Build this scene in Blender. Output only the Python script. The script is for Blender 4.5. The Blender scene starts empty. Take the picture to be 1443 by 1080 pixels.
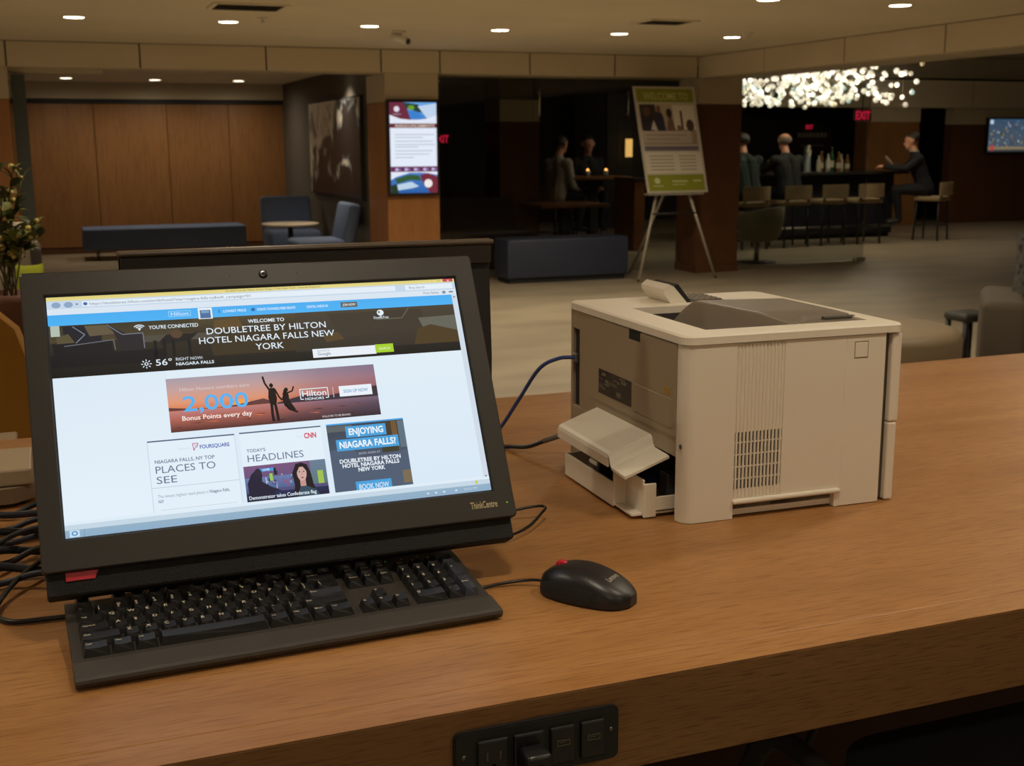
import bpy, bmesh, math, random
import numpy as np
from mathutils import Vector, Matrix
random.seed(7)
scene = bpy.context.scene
COL = scene.collection
PI = math.pi

# ------------------------------------------------------------------ camera
# world = the lobby's own axes: X along the table, Y into the room, Z up, metres
YAW, PITCH, ROLL, FPX, CAMZ = 0.3697, 0.1975, -0.0049, 1693.9, 1.448
fwd = Vector((math.sin(YAW)*math.cos(PITCH), math.cos(YAW)*math.cos(PITCH), -math.sin(PITCH)))
rgt = Vector((math.cos(YAW), -math.sin(YAW), 0))
upv = rgt.cross(fwd)
r2 = rgt*math.cos(ROLL) + upv*math.sin(ROLL)
u2 = upv*math.cos(ROLL) - rgt*math.sin(ROLL)
cam_data = bpy.data.cameras.new('camera')
cam = bpy.data.objects.new('camera', cam_data)
COL.objects.link(cam)
M = Matrix(((r2.x, u2.x, -fwd.x, 0), (r2.y, u2.y, -fwd.y, 0), (r2.z, u2.z, -fwd.z, CAMZ), (0, 0, 0, 1)))
cam.matrix_world = M
cam_data.sensor_fit = 'HORIZONTAL'
cam_data.sensor_width = 36.0
cam_data.lens = FPX/1443*36.0
cam_data.clip_start = 0.05
cam_data.dof.use_dof = True
cam_data.dof.focus_distance = 1.55
cam_data.dof.aperture_fstop = 12.0
scene.camera = cam

# ------------------------------------------------------------------ world, exposure
world = bpy.data.worlds.new('lobby_fill')
scene.world = world
world.use_nodes = True
bg = world.node_tree.nodes['Background']
bg.inputs[0].default_value = (1.0, 0.87, 0.66, 1)
bg.inputs[1].default_value = 0.45  # even warm fill added, entering where the left side has no wall
scene.view_settings.view_transform = 'Standard'
scene.view_settings.look = 'None'
scene.view_settings.exposure = 0.0
scene.view_settings.gamma = 1.0
scene.view_settings.use_curve_mapping = False

# lamp power used by every ceiling downlight (their lights sit in their own builder)
LAMP_W = 76.0
LAMP_COL = (1.0, 0.87, 0.66)

# ------------------------------------------------------------------ materials
MATS = {}
def srgb(r, g, b):
    f = lambda c: (c/255/12.92) if c/255 <= 0.04045 else ((c/255+0.055)/1.055)**2.4
    return (f(r), f(g), f(b))
def mat(name, col=(0.5, 0.5, 0.5), rough=0.5, metal=0.0, emit=None, estr=1.0, noise=None, bump=None, spec=0.5, coat=0.0):
    """procedural principled material; noise=(scale, amount[, stretch xyz]); bump=(scale, strength)"""
    if name in MATS: return MATS[name]
    m = bpy.data.materials.new(name); m.use_nodes = True
    nt = m.node_tree; N = nt.nodes; L = nt.links
    b = N['Principled BSDF']
    b.inputs['Base Color'].default_value = (*col, 1)
    b.inputs['Roughness'].default_value = rough
    b.inputs['Metallic'].default_value = metal
    b.inputs['Specular IOR Level'].default_value = spec
    b.inputs['Coat Weight'].default_value = coat
    if emit is not None:
        b.inputs['Emission Color'].default_value = (*emit, 1)
        b.inputs['Emission Strength'].default_value = estr
    if noise or bump:
        tc = N.new('ShaderNodeTexCoord')
    if noise:
        mp = N.new('ShaderNodeMapping')
        if len(noise) > 2: mp.inputs['Scale'].default_value = noise[2]
        L.new(tc.outputs['Object'], mp.inputs['Vector'])
        nz = N.new('ShaderNodeTexNoise'); nz.inputs['Scale'].default_value = noise[0]
        nz.inputs['Detail'].default_value = 5
        L.new(mp.outputs['Vector'], nz.inputs['Vector'])
        rp = N.new('ShaderNodeValToRGB'); a = noise[1]
        rp.color_ramp.elements[0].position = 0.3; rp.color_ramp.elements[1].position = 0.7
        rp.color_ramp.elements[0].color = (*[c*(1-a) for c in col], 1)
        rp.color_ramp.elements[1].color = (*[min(1, c*(1+a)) for c in col], 1)
        L.new(nz.outputs['Fac'], rp.inputs['Fac']); L.new(rp.outputs['Color'], b.inputs['Base Color'])
    if bump:
        n2 = N.new('ShaderNodeTexNoise'); n2.inputs['Scale'].default_value = bump[0]
        L.new(tc.outputs['Object'], n2.inputs['Vector'])
        bp = N.new('ShaderNodeBump'); bp.inputs['Strength'].default_value = bump[1]; bp.inputs['Distance'].default_value = 0.002
        L.new(n2.outputs['Fac'], bp.inputs['Height']); L.new(bp.outputs['Normal'], b.inputs['Normal'])
    MATS[name] = m
    return m
def wood(name, c0, c1, c2, axis='X', scale=1.0, rough=0.4, fine=1.0, coat=0.0):
    """oak-like veneer: long soft bands plus fine dark pores running along one axis"""
    if name in MATS: return MATS[name]
    m = bpy.data.materials.new(name); m.use_nodes = True
    nt = m.node_tree; N = nt.nodes; L = nt.links; b = N['Principled BSDF']
    b.inputs['Roughness'].default_value = rough; b.inputs['Coat Weight'].default_value = coat
    tc = N.new('ShaderNodeTexCoord')
    def stretched(s_long, s_cross):
        mp = N.new('ShaderNodeMapping')
        v = [s_cross]*3; v['XYZ'.index(axis)] = s_long
        mp.inputs['Scale'].default_value = v
        L.new(tc.outputs['Object'], mp.inputs['Vector']); return mp
    m1 = stretched(0.9*scale, 7*scale); n1 = N.new('ShaderNodeTexNoise')
    n1.inputs['Scale'].default_value = 1.6; n1.inputs['Detail'].default_value = 6; n1.inputs['Distortion'].default_value = 0.6
    L.new(m1.outputs[0], n1.inputs['Vector'])
    rp = N.new('ShaderNodeValToRGB')
    rp.color_ramp.elements[0].position = 0.32; rp.color_ramp.elements[0].color = (*c0, 1)
    rp.color_ramp.elements[1].position = 0.68; rp.color_ramp.elements[1].color = (*c1, 1)
    L.new(n1.outputs['Fac'], rp.inputs['Fac'])
    m2 = stretched(16*scale*fine, 330*scale*fine); n2 = N.new('ShaderNodeTexNoise')
    n2.inputs['Scale'].default_value = 1.5; n2.inputs['Detail'].default_value = 3
    L.new(m2.outputs[0], n2.inputs['Vector'])
    r2_ = N.new('ShaderNodeValToRGB')
    r2_.color_ramp.elements[0].position = 0.30; r2_.color_ramp.elements[0].color = (0, 0, 0, 1)
    r2_.color_ramp.elements[1].position = 0.50; r2_.color_ramp.elements[1].color = (1, 1, 1, 1)
    L.new(n2.outputs['Fac'], r2_.inputs['Fac'])
    mx = N.new('ShaderNodeMix'); mx.data_type = 'RGBA'
    L.new(r2_.outputs['Color'], mx.inputs[0])
    mx.inputs[6].default_value = (*c2, 1); L.new(rp.outputs['Color'], mx.inputs[7])
    L.new(mx.outputs[2], b.inputs['Base Color'])
    bp = N.new('ShaderNodeBump'); bp.inputs['Strength'].default_value = 0.25; bp.inputs['Distance'].default_value = 0.0006
    L.new(n2.outputs['Fac'], bp.inputs['Height']); L.new(bp.outputs['Normal'], b.inputs['Normal'])
    MATS[name] = m
    return m
def printmat(name, emissive, strength=1.0, rough=0.5):
    """flat print or lit screen: colours come from the mesh's colour attribute"""
    if name in MATS: return MATS[name]
    m = bpy.data.materials.new(name); m.use_nodes = True
    nt = m.node_tree; N = nt.nodes; L = nt.links; b = N['Principled BSDF']
    at = N.new('ShaderNodeAttribute'); at.attribute_name = 'Col'
    b.inputs['Roughness'].default_value = rough
    if emissive:
        b.inputs['Base Color'].default_value = (0.01, 0.01, 0.01, 1)
        b.inputs['Specular IOR Level'].default_value = 0.2
        L.new(at.outputs['Color'], b.inputs['Emission Color']); b.inputs['Emission Strength'].default_value = strength
    else:
        L.new(at.outputs['Color'], b.inputs['Base Color'])
    MATS[name] = m
    return m
def glassmat(name, tint=(0.7, 0.72, 0.72), ior=1.5):
    if name in MATS: return MATS[name]
    m = bpy.data.materials.new(name); m.use_nodes = True
    nt = m.node_tree; N = nt.nodes; L = nt.links
    N.remove(N['Principled BSDF'])
    t = N.new('ShaderNodeBsdfTransparent'); t.inputs[0].default_value = (*tint, 1)
    g = N.new('ShaderNodeBsdfGlossy'); g.inputs['Roughness'].default_value = 0.02
    fr = N.new('ShaderNodeFresnel'); fr.inputs[0].default_value = ior
    mx = N.new('ShaderNodeMixShader')
    L.new(fr.outputs[0], mx.inputs[0]); L.new(t.outputs[0], mx.inputs[1]); L.new(g.outputs[0], mx.inputs[2])
    L.new(mx.outputs[0], N['Material Output'].inputs['Surface'])
    MATS[name] = m
    return m

# ------------------------------------------------------------------ mesh helpers
class MB:
    """collects shapes; build() links them as one mesh object"""
    def __init__(self): self.v = []; self.f = []; self.mi = []; self.sm = []
    def add(self, verts, faces, mi=0, smooth=False):
        o = len(self.v); self.v += [tuple(x) for x in verts]
        self.f += [tuple(i+o for i in fc) for fc in faces]
        self.mi += [mi]*len(faces); self.sm += [smooth]*len(faces); return self
    def box(self, x0, x1, y0, y1, z0, z1, mi=0):
        return self.add([(x0,y0,z0),(x1,y0,z0),(x1,y1,z0),(x0,y1,z0),(x0,y0,z1),(x1,y0,z1),(x1,y1,z1),(x0,y1,z1)],
            [(0,3,2,1),(4,5,6,7),(0,1,5,4),(1,2,6,5),(2,3,7,6),(3,0,4,7)], mi)
    def rbox(self, x0, x1, y0, y1, z0, z1, r=0.005, seg=2, mi=0, M=None, smooth=None):
        bm = bmesh.new(); bmesh.ops.create_cube(bm, size=1)
        for v in bm.verts:
            v.co = Vector((x0+(v.co.x+.5)*(x1-x0), y0+(v.co.y+.5)*(y1-y0), z0+(v.co.z+.5)*(z1-z0)))
        smooth = (seg >= 3) if smooth is None else smooth
        r = min(r, 0.49*min(x1-x0, y1-y0, z1-z0))
        bmesh.ops.bevel(bm, geom=list(bm.edges), offset=r, segments=seg, affect='EDGES', profile=0.5)
        return self.bm(bm, mi, M, smooth)
    def bm(self, bm, mi=0, M=None, smooth=False):
        bm.verts.index_update()
        vs = [(M @ v.co if M else v.co.copy()) for v in bm.verts]
        fs = [[v.index for v in f.verts] for f in bm.faces]
        bm.free(); return self.add(vs, fs, mi, smooth)
    def prism(self, poly, axis, t0, t1, mi=0, smooth=False):
        """closed 2D polygon extruded along an axis; poly in the other two axes (cyclic order)"""
        n = len(poly)
        def P(a, b, t):
            return {'X': (t, a, b), 'Y': (a, t, b), 'Z': (a, b, t)}[axis]
        vs = [P(a, b, t0) for a, b in poly] + [P(a, b, t1) for a, b in poly]
        fs = [tuple(range(n)), tuple(range(2*n-1, n-1, -1))] + [(i, i+n, (i+1) % n + n, (i+1) % n) for i in range(n)]
        return self.add(vs, fs, mi, smooth)
    def tube(self, pts, r, n=8, mi=0, smooth=True, caps=True):
        pts = [Vector(p) for p in pts]; rs = r if isinstance(r, (list, tuple)) else [r]*len(pts)
        vs = []; fs = []; prev = None
        for i, p in enumerate(pts):
            t = (pts[min(i+1, len(pts)-1)] - pts[max(i-1, 0)]).normalized()
            if prev is None:
                ref = Vector((0, 0, 1)) if abs(t.z) < 0.9 else Vector((1, 0, 0)); a = t.cross(ref).normalized()
            else:
                a = (prev - t*prev.dot(t)).normalized()
            prev = a; b = t.cross(a)
            for k in range(n):
                an = 2*PI*k/n; vs.append(p + (a*math.cos(an) + b*math.sin(an))*rs[i])
        for i in range(len(pts)-1):
            for k in range(n): fs.append((i*n+k, i*n+(k+1) % n, (i+1)*n+(k+1) % n, (i+1)*n+k))
        if caps: fs += [tuple(range(n-1, -1, -1)), tuple((len(pts)-1)*n+k for k in range(n))]
        return self.add(vs, fs, mi, smooth)
    def lathe(self, prof, c=(0, 0, 0), n=24, mi=0, smooth=True, M=None):
        vs = []; fs = []
        for (r, z) in prof:
            for k in range(n):
                p = Vector((r*math.cos(2*PI*k/n), r*math.sin(2*PI*k/n), z))
                if M: p = M @ p
                vs.append(p + Vector(c))
        for i in range(len(prof)-1):
            for k in range(n): fs.append((i*n+k, i*n+(k+1) % n, (i+1)*n+(k+1) % n, (i+1)*n+k))
        if prof[0][0] > 1e-6: fs.append(tuple(range(n-1, -1, -1)))
        if prof[-1][0] > 1e-6: fs.append(tuple((len(prof)-1)*n+k for k in range(n)))
        return self.add(vs, fs, mi, smooth)
    def ball(self, c, r, seg=12, rings=8, mi=0):
        sx, sy, sz = r if isinstance(r, (tuple, list)) else (r, r, r)
        vs = [(c[0], c[1], c[2]-sz)]; fs = []
        for i in range(1, rings):
            ph = -PI/2 + PI*i/rings
            for k in range(seg):
                vs.append((c[0]+sx*math.cos(ph)*math.cos(2*PI*k/seg), c[1]+sy*math.cos(ph)*math.sin(2*PI*k/seg), c[2]+sz*math.sin(ph)))
        vs.append((c[0], c[1], c[2]+sz)); T = len(vs)-1
        for k in range(seg): fs.append((0, 1+(k+1) % seg, 1+k)); fs.append((T, T-seg+k, T-seg+(k+1) % seg))
        for i in range(rings-2):
            for k in range(seg):
                a = 1+i*seg+k; b = 1+i*seg+(k+1) % seg; fs.append((a, b, b+seg, a+seg))
        return self.add(vs, fs, mi, True)
    def mesh(self, name, mats):
        me = bpy.data.meshes.new(name); me.from_pydata(self.v, [], self.f)
        for m in (mats if isinstance(mats, (list, tuple)) else [mats]): me.materials.append(m)
        me.polygons.foreach_set('material_index', self.mi); me.polygons.foreach_set('use_smooth', self.sm)
        bm = bmesh.new(); bm.from_mesh(me); bmesh.ops.recalc_face_normals(bm, faces=bm.faces); bm.to_mesh(me); bm.free()
        return me
    def build(self, name, mats, parent=None, label=None):
        o = bpy.data.objects.new(name, self.mesh(name, mats)); COL.objects.link(o)
        if parent is not None: o.parent = parent
        if label: o['label'] = label
        return o
def autosmooth(o, ang=40):
    """keep flat-looking edges sharp on a smooth-shaded mesh"""
    bm = bmesh.new(); bm.from_mesh(o.data)
    for e in bm.edges:
        if len(e.link_faces) == 2 and e.calc_face_angle(0) > math.radians(ang): e.smooth = False
    bm.to_mesh(o.data); bm.free(); return o
def thing(name, label, cat, loc=(0, 0, 0), rotz=0, group=None):
    o = bpy.data.objects.new(name, None); COL.objects.link(o); o.empty_display_size = 0.05
    o.location = loc; o.rotation_euler = (0, 0, rotz); o['label'] = label; o['category'] = cat
    if group: o['group'] = group
    return o
def tag(o, label, cat, group=None):
    o['label'] = label; o['category'] = cat
    if group: o['group'] = group
    return o
def struct(o, label=None):
    o['kind'] = 'structure'
    if label: o['label'] = label
    return o
def obj(name, me, parent=None, loc=(0, 0, 0), rot=(0, 0, 0)):
    o = bpy.data.objects.new(name, me); COL.objects.link(o); o.location = loc; o.rotation_euler = rot
    if parent is not None: o.parent = parent
    return o
def spline(pts, n=8):
    """catmull-rom through points"""
    P = [Vector(p) for p in pts]; P = [P[0]*2-P[1]] + P + [P[-1]*2-P[-2]]; out = []
    for i in range(1, len(P)-2):
        for k in range(n):
            t = k/n; a, b, c, d = P[i-1], P[i], P[i+1], P[i+2]
            out.append(0.5*((2*b)+(c-a)*t+(2*a-5*b+4*c-d)*t*t+(3*b-a-3*c+d)*t**3))
    out.append(P[-2]); return out
# lettering: built-in font turned into flat mesh, normalised to the unit box
TXT = {}
def text_geo(s, bold=0.0):
    key = (s, bold)
    if key in TXT: return TXT[key]
    cu = bpy.data.curves.new('lettering', 'FONT'); cu.body = s; cu.size = 1; cu.offset = bold; cu.resolution_u = 3
    ob = bpy.data.objects.new('lettering', cu); COL.objects.link(ob)
    me = bpy.data.meshes.new_from_object(ob.evaluated_get(bpy.context.evaluated_depsgraph_get()))
    vs = [(v.co.x, v.co.y) for v in me.vertices]; fs = [tuple(p.vertices) for p in me.polygons]
    bpy.data.objects.remove(ob); bpy.data.curves.remove(cu); bpy.data.meshes.remove(me)
    x0 = min(v[0] for v in vs); x1 = max(v[0] for v in vs)
    TXT[key] = ([((x-x0)/(x1-x0), y/0.70) for x, y in vs], fs, (x1-x0)/0.70)
    return TXT[key]
class Print:
    """flat coloured shapes in a plane (x right, y up, layer out) with a colour attribute"""
    def __init__(self, fn): self.fn = fn; self.v = []; self.f = []; self.c = []
    def poly(self, pts, cols, layer=0):
        if not isinstance(cols, list): cols = [cols]*len(pts)
        o = len(self.v); self.v += [self.fn(x, y, layer) for x, y in pts]
        self.f.append(tuple(range(o, o+len(pts)))); self.c.append(cols); return self
    def rect(self, x0, y0, x1, y1, col, layer=0, col2=None, horiz=False):
        """col2: colour at the bottom (or at the right when horiz)"""
        c2 = col2 or col
        cs = [c2, c2, col, col] if not horiz else [col, c2, c2, col]
        return self.poly([(x0, y1), (x1, y1), (x1, y0), (x0, y0)], cs, layer)   # y grows downward
    def text(self, s, x0, ybase, x1, h, col, layer=3, bold=0.0):
        vs, fs, asp = text_geo(s, bold); o = len(self.v)
        if x1 is None: x1 = x0 + h*asp
        self.v += [self.fn(x0+(x1-x0)*a, ybase-h*b, layer) for a, b in vs]
        for fc in fs: self.f.append(tuple(i+o for i in fc)); self.c.append([col]*len(fc))
        return self
    def disc(self, cx, cy, rx, ry, col, layer=1, n=20, a0=0, a1=2*PI):
        return self.poly([(cx+rx*math.cos(a0+(a1-a0)*k/n), cy-ry*math.sin(a0+(a1-a0)*k/n)) for k in range(n+(0 if a1-a0 > 6.2 else 1))], col, layer)
    def line(self, pts, w, col, layer=2):
        for (xa, ya), (xb, yb) in zip(pts[:-1], pts[1:]):
            d = math.hypot(xb-xa, yb-ya) or 1; nx, ny = -(yb-ya)/d*w/2, (xb-xa)/d*w/2
            self.poly([(xa+nx, ya+ny), (xb+nx, yb+ny), (xb-nx, yb-ny), (xa-nx, ya-ny)], col, layer)
        return self
    def build(self, name, m, parent=None, label=None):
        me = bpy.data.meshes.new(name); me.from_pydata(self.v, [], self.f); me.materials.append(m)
        at = me.color_attributes.new('Col', 'FLOAT_COLOR', 'CORNER')
        flat = []
        for cs in self.c:
            for c in cs: flat += [c[0], c[1], c[2], 1.0]
        at.data.foreach_set('color', flat)
        o = bpy.data.objects.new(name, me); COL.objects.link(o)
        if parent is not None: o.parent = parent
        if label: o['label'] = label
        return o
# ================================================================== THE SETTING
DESK = 0.88          # table top height
ZC = 2.356           # lobby ceiling
YF = 11.83           # plane of the column fronts and the fascia
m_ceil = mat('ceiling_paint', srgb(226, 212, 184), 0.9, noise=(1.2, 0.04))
m_fascia = mat('fascia_panel', srgb(214, 198, 168), 0.22, noise=(2, 0.03))
m_cream = mat('cream_laminate', srgb(196, 180, 150), 0.5)
m_joint = mat('dark_joint', (0.02, 0.016, 0.012), 0.9)
m_wallgrey = mat('grey_wall_paint', srgb(92, 84, 74), 0.85, noise=(6, 0.06))
m_panel = wood('wall_veneer', srgb(146, 100, 56), srgb(158, 110, 62), srgb(132, 88, 48), 'Z', 0.35, 0.5, 0.5)
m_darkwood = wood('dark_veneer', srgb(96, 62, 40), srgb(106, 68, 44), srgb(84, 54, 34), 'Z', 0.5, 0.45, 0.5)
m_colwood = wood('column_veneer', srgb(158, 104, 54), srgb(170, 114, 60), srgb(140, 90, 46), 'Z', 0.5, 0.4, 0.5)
m_black = mat('matt_black', (0.012, 0.012, 0.013), 0.6)
m_dark = mat('dark_wall', srgb(46, 42, 40), 0.8, noise=(3, 0.1))
m_steel = mat('brushed_steel', (0.55, 0.53, 0.5), 0.3, 1.0)
m_post = mat('grey_metal_post', srgb(78, 84, 82), 0.45, 0.3)

# floor: large stone tiles with hardly visible joints
def floor_mat():
    m = bpy.data.materials.new('stone_tile_floor'); m.use_nodes = True
    nt = m.node_tree; N = nt.nodes; L = nt.links; b = N['Principled BSDF']
    tc = N.new('ShaderNodeTexCoord')
    nz = N.new('ShaderNodeTexNoise'); nz.inputs['Scale'].default_value = 2.2; nz.inputs['Detail'].default_value = 6
    mp = N.new('ShaderNodeMapping'); mp.inputs['Scale'].default_value = (0.5, 1.3, 1)
    L.new(tc.outputs['Object'], mp.inputs[0]); L.new(mp.outputs[0], nz.inputs['Vector'])
    rp = N.new('ShaderNodeValToRGB')
    rp.color_ramp.elements[0].position = .3; rp.color_ramp.elements[0].color = (*srgb(140, 128, 108), 1)
    rp.color_ramp.elements[1].position = .7; rp.color_ramp.elements[1].color = (*srgb(166, 152, 128), 1)
    L.new(nz.outputs['Fac'], rp.inputs['Fac'])
    L.new(rp.outputs['Color'], b.inputs['Base Color'])
    b.inputs['Roughness'].default_value = 0.42
    return m
m_floor = floor_mat()
f = MB(); f.box(-7, 20, -9, 22, -0.1, 0.0); struct(f.build('floor', m_floor), 'large grey beige stone floor of the lobby')
# lobby ceiling with the fascia edge on its right
c = MB(); c.box(-7, 6.9, -9, 12.3, ZC, ZC+0.12); struct(c.build('ceiling', m_ceil), 'cream lobby ceiling with recessed downlights')
c = MB(); c.box(-7, 3.45, 12.3, 17.5, 2.26, 2.36); struct(c.build('ceiling_alcove', m_ceil), 'ceiling over the wood panelled alcove')
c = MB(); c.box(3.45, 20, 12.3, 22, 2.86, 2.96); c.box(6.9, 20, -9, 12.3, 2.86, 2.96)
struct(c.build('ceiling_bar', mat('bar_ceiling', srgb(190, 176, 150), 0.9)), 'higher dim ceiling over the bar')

c = MB(); c.box(6.86, 6.92, -9, 12.36, 2.37, 2.96); c.box(3.45, 6.86, 12.3, 12.36, 2.12, 2.96)
struct(c.build('wall_ceiling_step', m_cream), 'cream step between the lobby ceiling and the higher bar ceiling')
# fascia over the columns: single panels with dark joints between them
def fascia(name, axis, fixed, depth, cuts, z0, z1, label):
    core = MB()
    if axis == 'X': core.box(cuts[0], cuts[-1], fixed+0.012, fixed+depth, z0+0.004, z1+0.02)
    else: core.box(fixed+0.012, fixed+depth, cuts[0], cuts[-1], z0+0.004, z1+0.02)
    core_o = struct(core.build(name, m_joint), label)
    for p, q in zip(cuts[:-1], cuts[1:]):
        g = 0.007; b = MB()
        if axis == 'X': b.rbox(p+g, q-g, fixed, fixed+0.03, z0, z1-0.006, 0.002, 1)
        else: b.rbox(fixed, fixed+0.03, p+g, q-g, z0, z1-0.006, 0.002, 1)
        b.build('fascia_panel', m_fascia, core_o)
    return core_o
fx = fascia('trim_1', 'X', YF, 0.35, [-3.6, -2.45, -1.32, -0.189, 0.948, 2.099, 3.223, 3.83, 4.801, 5.771, 6.77], 2.13, ZC, 'cream panelled fascia above the columns')
fr = fascia('trim_2', 'Y', 6.78, 0.30, [-0.1, 1.25, 2.6, 3.95, 5.3, 6.63, 7.96, 9.26, 10.55, YF+0.02], 2.13, ZC, 'cream panelled fascia running towards the right foreground')
# soffit strip under the right fascia
c = MB(); c.box(6.8, 7.34, -0.1, YF, 2.126, 2.14); c.build('soffit', m_cream, fr)
c = MB(); c.box(-3.6, 6.77, YF+0.03, YF+0.36, 2.126, 2.14); c.build('soffit', m_cream, fx)

# alcove: four veneer panels at the back, grey wall on its right
wb = MB(); wb.box(-1.2, 3.5, 17.33, 17.5, 0, 2.30)
wall_alcove = struct(wb.build('wall_alcove', m_joint), 'wood panelled back wall of the alcove')
for p, q in zip([-1.0, -0.1, 0.746, 1.688, 2.513], [-0.1, 0.746, 1.688, 2.513, 3.46]):
    b = MB(); b.rbox(p+0.004, q-0.004, 17.30, 17.335, 0.09, 1.98, 0.002, 1); b.build('wood_panel', m_panel, wall_alcove)
b = MB(); b.box(-1.0, 3.46, 17.31, 17.335, 0, 0.086); b.build('skirting', m_darkwood, wall_alcove)
b = MB(); b.box(-1.0, 3.46, 17.28, 17.335, 1.985, 2.045); b.build('shadow_gap', m_black, wall_alcove)
b = MB(); b.box(-1.0, 3.46, 17.24, 17.335, 2.045, 2.262); b.build('bulkhead', m_cream, wall_alcove)
w = MB(); w.box(3.27, 3.45, 12.5, 17.4, 0, 2.30); struct(w.build('wall_alcove_right', m_wallgrey), 'grey side wall of the alcove carrying the painting')
w = MB(); w.box(-1.2, -1.0, 12.2, 17.4, 0, 2.30); struct(w.build('wall_alcove_left', m_wallgrey), 'grey left side wall of the alcove')
# columns: cream head over veneer, with a plinth
def column(name, x0, x1, y0, y1, wm, label):
    b = MB(); b.box(x0, x1, y0, y1, 0.09, 1.848); o = struct(b.build(name, wm), label)
    b = MB(); b.box(x0-0.003, x1+0.003, y0-0.003, y1+0.003, 1.852, 2.128); b.build('column_head', m_cream, o)
    b = MB(); b.box(x0-0.006, x1+0.006, y0-0.006, y1+0.006, 0, 0.088); b.build('plinth', m_darkwood, o)
    return o
column('wall_column_1', 3.255, 3.80, YF, 12.55, m_colwood, 'wood clad column carrying the announcement display')
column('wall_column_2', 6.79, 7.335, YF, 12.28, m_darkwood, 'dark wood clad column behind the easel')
column('wall_column_3', -0.9, -0.19, YF, 12.2, m_colwood, 'wood clad wall end at the far left')
p = MB(); p.rbox(-0.165, -0.05, 11.9, 12.15, 0, 2.07, 0.004, 1)
post = tag(p.build('partition_post', m_post), 'dark grey metal post at the left edge of the alcove', 'post')
p = MB(); p.box(-0.185, 0.62, 11.95, 12.05, 2.085, 2.127); p.build('top_rail', m_cream, post)

# glass walls: frameless panes with steel patch fittings
m_glass = glassmat('lobby_glass', (0.84, 0.86, 0.85), 1.42)
def pane(i, x0, x1, y, z0, z1, label):
    b = MB(); b.box(x0, x1, y, y+0.012, z0, z1); o = struct(b.build('window_%d' % i, m_glass), label); return o
w1 = pane(1, 3.82, 5.02, 12.26, 0.012, 2.126, 'glass pane right of the announcement display')
w2 = pane(2, 5.03, 6.02, 12.26, 0.012, 2.126, 'middle glass pane behind the dark bench')
w3 = pane(3, 6.03, 6.785, 12.26, 0.012, 2.126, 'glass pane behind the easel')
w4 = pane(4, 7.345, 9.37, 12.23, 0.012, 2.126, 'free glass pane right of the dark wood column')
for o, xs in ((w1, [3.9]), (w2, [5.06]), (w3, [6.06]), (w4, [9.33])):
    for x in xs:
        b = MB(); b.rbox(x-0.07, x+0.07, 12.215, 12.29, 0.0, 0.045, 0.004, 1); b.build('patch_fitting', m_steel, o)
for o, x in ((w2, 5.06), (w3, 6.12)):
    b = MB(); b.tube([(x, 12.2, 1.72), (x, 12.2, 2.0)], 0.009, 8)
    b.tube([(x, 12.2, 1.75), (x, 12.265, 1.75)], 0.006, 6); b.tube([(x, 12.2, 1.97), (x, 12.265, 1.97)], 0.006, 6)
    b.build('pull_bar', m_steel, o)

# restaurant and bar shell behind the glass
w = MB(); w.box(3.45, 20, 20.5, 20.7, 0, 2.96); struct(w.build('wall_bar_back', m_dark), 'dark far wall behind the bar')
w = MB(); w.box(3.45, 3.82, 12.5, 20.6, 0, 2.96); struct(w.build('wall_restaurant_left', m_dark), 'dark left wall of the restaurant')
w = MB(); w.box(15.02, 20, 17.3, 17.5, 0.0, 1.72); o = struct(w.build('wall_right', m_darkwood), 'dark wood wall under the television')
w = MB(); w.box(15.02, 20, 17.28, 17.5, 1.724, 2.0); w.build('wall_head', m_cream, o)
w = MB(); w.box(14.32, 19.5, 18.6, 18.7, 0.0, 2.2); struct(w.build('wall_passage', m_black), 'black passage beside the dark wood wall')
w = MB(); w.box(13.2, 14.3, 17.3, 17.62, 0.0, 1.76); o = struct(w.build('wall_bar_right', m_panel), 'wood wall end right of the bar')
w = MB(); w.box(13.2, 14.3, 17.28, 17.62, 1.764, 2.0); w.build('wall_head', m_cream, o)
w = MB(); w.box(11.4, 20, 17.46, 17.56, 2.0, 2.86); struct(w.build('wall_bar_upper', m_cream), 'cream wall strip above the far fascia')
fascia('trim_3', 'X', 17.2, 0.25, [11.4, 12.6, 13.8, 15.35, 16.55, 17.9, 19.2], 2.0, 2.47, 'far cream panelled fascia above the bar wall')
w = MB(); w.box(5.28, 5.80, 14.0, 14.5, 0, 1.70); o = struct(w.build('wall_column_4', m_darkwood), 'dark column inside the restaurant seen through the glass')
w = MB(); w.box(5.28, 5.80, 13.995, 14.505, 1.70, 1.96); w.build('column_head', m_cream, o)
w = MB(); w.box(5.28, 5.80, 14.0, 14.5, 1.96, 2.9); w.build('column_shaft', m_dark, o)
# the lobby goes on behind the camera: plain walls far off
w = MB(); w.box(-7, -0.9, 12.0, 12.2, 0, ZC); struct(w.build('wall_back', m_panel), 'wood wall left of the alcove')
w = MB(); w.box(20, 20.2, -9, 22, 0, 2.96); struct(w.build('wall_far_right', m_darkwood), 'dark wood wall beyond the right of the picture')
w = MB(); w.box(-7, 20, -9.2, -9, 0, 2.96); struct(w.build('wall_front', m_dark), 'dark wall far behind the camera')

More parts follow.
